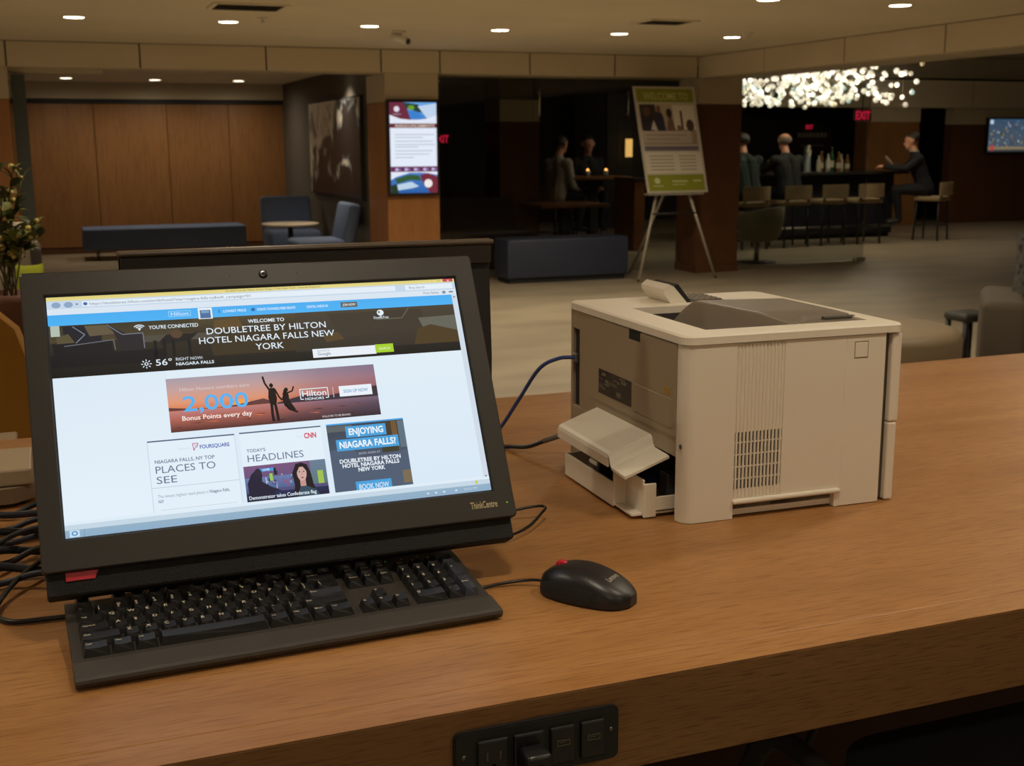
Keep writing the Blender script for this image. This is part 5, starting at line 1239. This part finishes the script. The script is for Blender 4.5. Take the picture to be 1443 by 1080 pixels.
# swivel tub chair behind the free glass pane
t = thing('swivel_chair', 'grey tub chair on a round foot behind the free glass pane', 'chair', (8.10, 12.62, 0), .5)
m_tub = mat('grey_tub_vinyl', srgb(176, 166, 138), .6)
b = MB(); n = 18; vs = []; rings = ((.20, .26, .14), (.27, .32, .10), (.31, .50, .08), (.32, .62, .05))
for k in range(n+1):
    a = math.radians(-200+220*k/n)
    for r, z, _ in rings: vs.append((r*math.cos(a), r*math.sin(a), z + (.06*max(0, -math.sin(a)) if z > .5 else 0)))
    for r, z, _ in reversed(rings): vs.append(((r-.045)*math.cos(a), (r-.045)*math.sin(a), z + (.06*max(0, -math.sin(a)) if z > .5 else 0)))
m8 = 2*len(rings); fs = [(k*m8+i, (k+1)*m8+i, (k+1)*m8+(i+1) % m8, k*m8+(i+1) % m8) for k in range(n) for i in range(m8)]
fs += [tuple(range(m8)), tuple(n*m8+i for i in range(m8-1, -1, -1))]
b.add(vs, fs, 0, True); b.build('tub_shell', m_tub, t)
b = MB(); b.lathe([(0, .40), (.22, .40), (.25, .38), (.25, .29), (.20, .26), (0, .26)], n=28); b.build('seat', m_tub, t)
b = MB(); b.tube([(0, 0, .015), (0, 0, .27)], .03, 12); b.build('pedestal', m_steel, t); b = MB(); b.lathe([(.24, 0), (.24, .01), (.05, .022), (0, .022)], n=32); b.build('base', m_rail, t)

# bottles, glasses, taps on the bar
m_b1 = mat('bottle_amber', (.20, .09, .02), .1); m_b2 = mat('bottle_clear', (.5, .48, .42), .08); m_b3 = mat('bottle_green', (.02, .08, .03), .1); m_cap = mat('bottle_cap', (.4, .3, .12), .35, .8); m_lab = mat('bottle_label', srgb(200, 188, 160), .7)
def bottle(label, x, y, z, h, m):
    t = thing('bottle', label, 'bottle', (x, y, z), 0, 'bottles on the bar')
    b = MB(); b.lathe([(0, 0), (.036, 0), (.038, .01), (.038, h*.55), (.030, h*.66), (.014, h*.76), (.013, h*.95), (0, h*.95)], n=14); b.build('glass', m, t)
    b = MB(); b.lathe([(.0385, h*.16), (.0388, h*.17), (.0388, h*.42), (.0385, h*.43)], n=14); b.build('label_band', m_lab, t)
    b = MB(); b.lathe([(.0145, h*.93), (.0145, h), (0, h)], n=10); b.build('cap', m_cap, t)
names = ['leftmost bottle', 'second bottle from the left', 'third bottle from the left', 'tallest dark bottle', 'fifth bottle', 'sixth bottle', 'rightmost bottle']
for k, (x, h, m) in enumerate(((11.02, .24, m_b2), (11.10, .30, m_b1), (11.19, .27, m_b2), (11.29, .36, m_b3), (11.38, .29, m_b1), (11.46, .26, m_b2), (11.54, .25, m_b1))):
    bottle(names[k] + ' in the cluster on the bar', x, 15.55+.05*(k % 2), .998, h, m)
def glass(label, x, y, h=.12, m=m_b2, group='glasses on the bar'):
    b = MB(); b.lathe([(0, 0), (.028, 0), (.036, h), (.032, h), (.026, .008), (0, .008)], n=16); o = b.build('drinking_glass', m); o.location = (x, y, .998); tag(o, label, 'glass', group)
glass('pale drinking glass left of the beer tap', 10.22, 15.35, .16); glass('small pale glass beside the first pale glass', 10.34, 15.38, .12); glass('amber drink left of the pale glasses', 10.05, 15.40, .18, m_b1); glass('small glass at the foot of the bottle cluster', 10.98, 15.25, .11)
t = thing('beer_tap', 'steel beer tap column with a pale handle on the bar', 'beer tap', (10.72, 15.42, .998))
b = MB(); b.lathe([(.07, 0), (.07, .012), (.055, .02), (.055, .34), (.04, .37), (0, .37)], n=20); b.build('tap_column', mat('tap_steel', (.22, .25, .26), .3, .6), t)
b = MB(); b.tube(spline([(0, -.05, .30), (-.02, -.12, .30), (-.06, -.15, .24)]), .012, 8); b.build('spout', m_steel, t); b = MB(); b.tube([(-.03, -.09, .31), (-.07, -.13, .38)], [.014, .02], 10); b.ball((-.08, -.14, .30), .035, 10, 8); b.build('handle', m_lab, t)
t = thing('snack_tray', 'small tray of snacks on the bar near the wood column', 'tray', (9.20, 15.16, .998))
b = MB(); b.lathe([(.10, .0), (.13, .02), (.12, .02), (.095, .006), (0, .006)], n=24); b.build('tray', m_steel, t); b = MB(); b.lathe([(.09, .007), (.08, .03), (.03, .04), (0, .04)], n=16); b.build('snacks', mat('snack_brown', srgb(190, 130, 60), .8), t)
# signs and screens
m_exit = mat('exit_red', (.3, .01, .02), .5, emit=(.75, .015, .06), estr=.85)
def exit_sign(label, x, y, z, s=1.0):
    t = thing('exit_sign', label, 'exit sign', (x, y, z)); b = MB(); b.rbox(-.15*s, .15*s, 0, .04, -.085*s, .085*s, .006, 1); b.build('sign_case', mat('exit_case', (.10, .01, .02), .5), t)
    p_ = Print(lambda x_, y_, l: (x_*s, -.0015, -y_*s)); p_.text('EXIT', -.125, .058, .125, .116, (1, 1, 1), 0, .02)
    o = p_.build('exit_lettering', m_exit, t); b = MB(); b.tube([(0, .02, .08*s), (0, .02, 2.86-z)], .008, 6); b.build('hanger', m_rail, t)
exit_sign('larger red EXIT sign hanging right below the chandelier', 11.75, 15.5, 1.83, 1.05); exit_sign('smaller red EXIT sign just above the dark lettered board', 13.16, 18.9, 1.70, .62)
exit_sign('reflected red EXIT sign built behind the glass beside the display', 5.02, 15.5, 1.50, .8)  # stands in for an EXIT sign mirrored by the glass
t = thing('menu_board', 'dark framed board with faint grey lettering behind the bar', 'sign', (14.33, 20.469, 1.46))
b = MB(); b.rbox(-.46, .46, 0, .03, -.25, .25, .006, 1); b.build('board', mat('board_dark', srgb(84, 62, 56), .6), t)
p_ = Print(lambda x, y, l: (x, -.002, -y)); random.seed(9)
x = -.34
while x < .32:
    w = random.uniform(.05, .085); p_.rect(x, -.15, x+w, -.06, srgb(215, 200, 184), 0); p_.rect(x+.02, -.125, x+w-.014, -.095, srgb(60, 48, 44), 0) if False else None; x += w+.022
p_.rect(-.27, .08, .27, .115, srgb(150, 138, 126), 0)
p_.build('board_lettering', printmat('board_print', False), t)
t = thing('television', 'wall television showing a sports crowd at the right edge', 'television', (16.30, 17.27, 1.53))
b = MB(); b.rbox(-.58, .58, -.06, 0, -.31, .31, .01, 2); b.build('case', m_black, t)
p_ = Print(lambda x, y, l: (x, -.0615-l*.0003, -y)); p_.rect(-.55, -.285, .55, .285, C(60, 84, 110), 0, C(84, 92, 96))
random.seed(5)
for k in range(190):
    x = random.uniform(-.54, .52); y = random.uniform(-.27, .2); w = random.uniform(.008, .03); p_.rect(x, y, x+w, y+w*random.uniform(.6, 1.6), random.choice((C(40, 70, 120), C(120, 140, 170), C(160, 130, 60), C(90, 80, 50), C(30, 40, 60), C(180, 190, 200), C(70, 60, 90))), 1)
p_.rect(-.55, .2, .55, .25, C(150, 134, 96), 2, C(120, 110, 90)); p_.rect(-.55, .25, .55, .285, C(60, 60, 66), 2); p_.rect(-.50, .17, -.42, .26, C(190, 70, 70), 3); p_.rect(-.53, -.27, -.46, -.2, C(200, 220, 240), 3)
p_.build('lit_screen', printmat('tv_screen', True, .8), t)
t = thing('wall_sconce', 'warm glowing wall sconce seen beside the poster', 'sconce', (9.35, 18.6, 1.35))
b = MB(); b.lathe([(.06, -.15), (.06, .15)], n=16); b.build('shade', mat('sconce_glow', (.8, .5, .2), .5, emit=(1, .55, .15), estr=1.0), t); b = MB(); b.box(-.03, .03, .05, .12, -.10, .10); b.build('bracket', m_rail, t)
b = MB(); b.box(-.35, .35, .12, .2, -1.35, .9); b.build('back_panel', m_dark, t)
# restaurant tables behind the glass
m_rw = wood('restaurant_wood', srgb(120, 74, 36), srgb(140, 88, 44), srgb(90, 54, 26), 'X', .6, .4, .5)
def rtable(label, x, y, h=.98):
    t = thing('high_table', label, 'table', (x, y, 0), 0, 'restaurant tables'); b = MB(); b.rbox(-.45, .45, -.35, .35, h-.04, h, .006, 1); b.build('table_top', m_rw, t)
    b = MB(); b.rbox(-.06, .06, -.06, .06, .02, h-.04, .004, 1); b.build('pedestal', m_rail, t); b = MB(); b.rbox(-.28, .28, -.28, .28, 0, .022, .004, 1); b.build('base', m_rail, t)
rtable('high restaurant table with two candles seen through the glass', 7.28, 15.6); rtable('restaurant table in front of the seated guest behind the glass', 5.95, 13.55, .72)
for k, x in enumerate((7.12, 7.40)):
    t = thing('candle', ('left' if k == 0 else 'right') + ' glowing candle on the high restaurant table', 'candle', (x, 15.42, .98))
    b = MB(); b.lathe([(0, 0), (.03, 0), (.036, .08), (.031, .08), (.026, .008), (0, .008)], n=14); b.build('candle_glass', m_b2, t); b = MB(); b.ball((0, 0, .075), (.022, .022, .035), 10, 8); b.build('flame', mat('flame', (1, .5, .1), .5, emit=(1, .42, .10), estr=3.0), t)
t = thing('divider_panel', 'upright wood divider right of the candle table', 'divider', (7.50, 14.88, 0)); b = MB(); b.rbox(-.08, .08, -.30, .30, 0, .95, .005, 1); b.build('panel', m_rw, t); b = MB(); b.rbox(-.10, .10, -.32, .32, .951, .975, .004, 1); b.build('cap', m_rail, t)
t = thing('banquette', 'low dark banquette behind the glass above the navy bench', 'banquette', (4.75, 13.4, 0)); b = MB(); b.rbox(-.7, .62, -.3, .3, 0, .45, .03, 2); b.build('seat', mat('dark_brown_vinyl', srgb(56, 34, 26), .6), t); b = MB(); b.rbox(-.7, .62, .30, .42, 0, .80, .03, 2); b.build('backrest', mat('dark_brown_vinyl', srgb(56, 34, 26)), t)

# ================================================================== PEOPLE
m_skin = mat('skin', srgb(196, 140, 112), .55, noise=(40, .05)); m_hair_g = mat('hair_grey', srgb(120, 110, 100), .7); m_hair_d = mat('hair_dark', srgb(34, 26, 22), .6)
def person(label, loc, rz, joints, mats, hair=None, facing_bald=False):
    """one continuous body: tapered limbs fused by voxel remesh, materials by nearest limb"""
    t = thing('person', label, 'person', loc, rz); caps = []
    def cp(a, ra, b_, rb, mi, flat=1.0): caps.append((Vector(a), ra, Vector(b_), rb, mi))
    J = joints; sk, top, leg, sho = 0, 1, 2, 3
    H = J['head']; hf = J.get('look', Vector((0, 1, 0))).normalized(); hs = Vector((0, 0, 1)).cross(hf)*-1
    cp(J['neck'], .055, H-Vector((0, 0, .06)), .052, sk)
    cp(H+Vector((0, 0, .035))-hf*.015, .083, H+Vector((0, 0, .03))+hf*.020, .080, sk); cp(H-Vector((0, 0, .03))+hf*.025, .066, H-Vector((0, 0, .075))+hf*.050, .040, sk)
    cp(H+Vector((0, 0, .015))+hf*.088, .010, H-Vector((0, 0, .022))+hf*.108, .016, sk)
    for s in (-1, 1):
        cp(H+hs*s*.083-Vector((0, 0, .015)), .014, H+hs*s*.088+Vector((0, 0, .02)), .018, sk); cp(H+hs*s*.034+hf*.080+Vector((0, 0, .030)), .012, H+hs*s*.020+hf*.090+Vector((0, 0, .030)), .011, sk)
    cp(H-Vector((0, 0, .052))+hf*.083-hs*.018, .010, H-Vector((0, 0, .052))+hf*.083+hs*.018, .010, sk)
    P_, Cc = J['pelvis'], J['chest']
    sd = J.get('side', Vector((1, 0, 0)))
    for k in (-1, 1):
        cp(P_+sd*k*.07, .125, (P_+Cc)/2+sd*k*.065, .115, top); cp((P_+Cc)/2+sd*k*.065, .115, Cc+sd*k*.085, .125, top)
        cp(Cc+sd*k*.08+Vector((0, 0, .07)), .10, J['neck']-Vector((0, 0, .02)), .062, top)
        n_ = 'r' if k > 0 else 'l'
        sh, el, wr = J['sh_'+n_], J['el_'+n_], J['wr_'+n_]
        cp(Cc+sd*k*.10+Vector((0, 0, .05)), .10, sh, .080, top); cp(sh, .072, el, .052, top); cp(el, .052, wr, .036, top)
        hd = (wr-el).normalized(); up_ = Vector((0, 0, 1)); side_ = hd.cross(up_).normalized(); dn = side_.cross(hd)
        palm = wr+hd*.075; cp(wr, .026, palm+side_*.012, .022, sk); cp(wr+side_*-.004, .025, palm-side_*.016, .021, sk)
        for q, (o_, L_) in enumerate(((-.030, .060), (-.010, .072), (.010, .068), (.029, .052))):
            a0 = palm+side_*o_; a1 = a0+hd*L_*.55-up_*.010; a2 = a1+hd*L_*.35-up_*.026; cp(a0, .0098, a1, .0090, sk); cp(a1, .0090, a2, .0080, sk)
        th = wr+hd*.025-side_*.028*k*-1; cp(th, .013, th+hd*.035+side_*.026*k-up_*.004, .0105, sk); cp(th+hd*.035+side_*.026*k-up_*.004, .0105, th+hd*.062+side_*.030*k-up_*.012, .009, sk)
        hip = P_+sd*k*.09; kn, an_ = J['kn_'+n_], J['an_'+n_]
        cp(hip, .105, kn, .066, leg); cp(kn, .064, (kn*.6+an_*.4), .060, leg); cp((kn*.6+an_*.4), .060, an_, .042, leg)
        ft = J.get('foot', Vector((0, 1, 0))); cp(an_-Vector((0, 0, .03)), .042, an_+ft*.15-Vector((0, 0, .055)), .034, sho)
    bmx = bmesh.new()
    for a, ra, b_, rb, mi in caps:
        d = b_-a; L_ = max(d.length, 1e-4); q = Vector((0, 0, 1)).rotation_difference(d) if d.length > 1e-5 else Matrix.Identity(3).to_quaternion()
        seg, rg = 10, 4; mbx = []
        rows = [(ra*math.cos(-PI/2+PI/2*i/rg), ra*math.sin(-PI/2+PI/2*i/rg)) for i in range(1, rg+1)]+[(rb*math.cos(PI/2*i/rg), L_+rb*math.sin(PI/2*i/rg)) for i in range(0, rg)]
        ringsv = [[bmx.verts.new(a + q @ Vector((r*math.cos(2*PI*k/seg), r*math.sin(2*PI*k/seg), z))) for k in range(seg)] for r, z in rows]
        b0 = bmx.verts.new(a + q @ Vector((0, 0, -ra))); b1 = bmx.verts.new(a + q @ Vector((0, 0, L_+rb)))
        for i in range(len(ringsv)-1):
            for k in range(seg): bmx.faces.new((ringsv[i][k], ringsv[i][(k+1) % seg], ringsv[i+1][(k+1) % seg], ringsv[i+1][k]))
        for k in range(seg): bmx.faces.new((b0, ringsv[0][(k+1) % seg], ringsv[0][k])); bmx.faces.new((b1, ringsv[-1][k], ringsv[-1][(k+1) % seg]))
    me = bpy.data.meshes.new('body'); bmx.to_mesh(me); bmx.free()
    ob = bpy.data.objects.new('body', me); COL.objects.link(ob)
    md = ob.modifiers.new('fuse', 'REMESH'); md.mode = 'VOXEL'; md.voxel_size = .0085
    sm = ob.modifiers.new('soften', 'SMOOTH'); sm.factor = .5; sm.iterations = 3
    me2 = bpy.data.meshes.new_from_object(ob.evaluated_get(bpy.context.evaluated_depsgraph_get())); bpy.data.objects.remove(ob)
    cen = np.zeros(len(me2.polygons)*3, np.float32); me2.polygons.foreach_get('center', cen); cen = cen.reshape(-1, 3)
    best = np.full(len(cen), 9e9); lab_ = np.zeros(len(cen), np.int32)
    for a, ra, b_, rb, mi in caps:
        A_, B_ = np.array(a), np.array(b_); d = B_-A_; tt = np.clip(((cen-A_)@d)/max(d@d, 1e-9), 0, 1); dist = np.linalg.norm(cen-(A_+tt[:, None]*d), axis=1)-(ra+(rb-ra)*tt)
        m_ = dist < best; best[m_] = dist[m_]; lab_[m_] = mi
    me2.materials.clear()
    for m_ in mats: me2.materials.append(m_)
    me2.polygons.foreach_set('material_index', lab_); me2.polygons.foreach_set('use_smooth', [True]*len(me2.polygons))
    o = bpy.data.objects.new('body', me2); COL.objects.link(o); o.parent = t
    if hair:
        hb = MB(); n1, n2 = 10, 16; vs = []; fs = []; low = .35 if not facing_bald else .95
        for i in range(n1+1):
            ph = i/n1
            for k in range(n2):
                th_ = 2*PI*k/n2; fr_ = math.cos(th_)           # 1 = towards the face
                lim = PI*(.36 if fr_ > .45 else .66 if fr_ < .1 else .66-.30*(fr_-.1)/.35)
                st = 0 if not facing_bald else PI*.40; pp = st+(lim-st)*ph if lim > st else lim
                dr = hf*fr_*math.sin(pp)*.112+hs*math.sin(th_)*math.sin(pp)*.094+Vector((0, 0, 1))*math.cos(pp)*.094
                vs.append(H+Vector((0, 0, .034))+dr*(1.0)-hf*.006)
        for i in range(n1):
            for k in range(n2): fs.append((i*n2+k, i*n2+(k+1) % n2, (i+1)*n2+(k+1) % n2, (i+1)*n2+k))
        hb.add(vs, fs, 0, True); hb.build('hair', hair, t)
    return t
V = Vector
def seated(seat=.65, lean=.10, arms='bar', look=V((0, 1, 0)), reach=.40, ah=None, spread=.20):
    """person facing local +y on a seat; arms: 'bar' forearms on the counter, 'lap' hands on thighs"""
    P_ = V((0, 0, seat+.10)); Cc = P_+V((0, lean, .34)); N_ = Cc+V((0, lean*.35, .20)); H = N_+V((0, .045, .155))
    J = dict(pelvis=P_, chest=Cc, neck=N_, head=H, look=look, side=V((1, 0, 0)))
    for k, n_ in ((-1, 'l'), (1, 'r')):
        sh = Cc+V((k*.19, 0, .10)); J['sh_'+n_] = sh
        if arms == 'bar': J['el_'+n_] = V((k*(spread+.06), Cc.y+.17, (ah or 1.06)-.02)); J['wr_'+n_] = V((k*.10, Cc.y+reach, (ah or 1.06)))
        else: J['el_'+n_] = sh+V((k*.06, .04, -.29)); J['wr_'+n_] = V((k*.13, .30, seat+.19))
        J['kn_'+n_] = V((k*.13, .42, seat+.09)); J['an_'+n_] = V((k*.12, .36, seat-.33))
    return J
suit = mat('suit_black', (.005, .005, .008), .8); trous = mat('trousers_navy', (.010, .013, .026), .85); shoe = mat('shoe_black', (.01, .01, .01), .4); jack = mat('jacket_charcoal', (.008, .008, .009), .85); green = mat('shirt_dark_green', (.012, .024, .018), .85); pale = mat('shirt_pale', srgb(170, 160, 150), .8)
person('bald man in a dark jacket sitting with his back turned at the bar', (9.72, 14.35, 0), 0.05, seated(.645, .10, ah=1.06), [m_skin, jack, trous, shoe], m_hair_g, True)
man = person('man in a dark suit sitting sideways at the bar holding a paper', (12.22, 14.56, 0), .95, seated(.645, .14, ah=1.07, look=V((-.15, 1, -.25)), reach=.46), [m_skin, suit, suit, shoe], m_hair_d)
cb = MB(); nk = seated(.645, .14)['neck']; cb.tube([(nk.x+.066*math.cos(k*PI/8), nk.y+.01+.066*math.sin(k*PI/8), nk.z+.012) for k in range(17)], .012, 6); cb.build('shirt_collar', pale, man)
person('person in a dark green shirt half hidden behind the wood column', (9.02, 14.30, 0), -.1, seated(.645, .14, ah=1.05), [m_skin, green, trous, shoe], m_hair_d)
person('guest in a pale shirt sitting left of the candle table', (6.66, 15.50, 0), -1.2, seated(.62, .05, 'lap'), [m_skin, pale, trous, shoe], m_hair_d)
person('guest in black sitting behind the candle table', (7.42, 16.15, 0), PI-.1, seated(.62, .05, 'lap'), [m_skin, suit, trous, shoe], m_hair_d)
for x, y, rz, lb in ((6.66, 15.50, -1.2, 'bar stool under the guest in the pale shirt'), (7.42, 16.15, PI-.1, 'bar stool under the guest in black behind the candles')): stool(lb, x, y, rz)
pp = MB(); pp.box(-.11, .11, -.003, .003, -.08, .08); o = pp.build('folded_paper', mat('white_paper', srgb(210, 200, 185), .7)); o.location = (11.79, 14.88, 1.145); o.rotation_euler = (-.7, .25, .9); tag(o, 'white folded paper held by the man in the dark suit', 'paper')
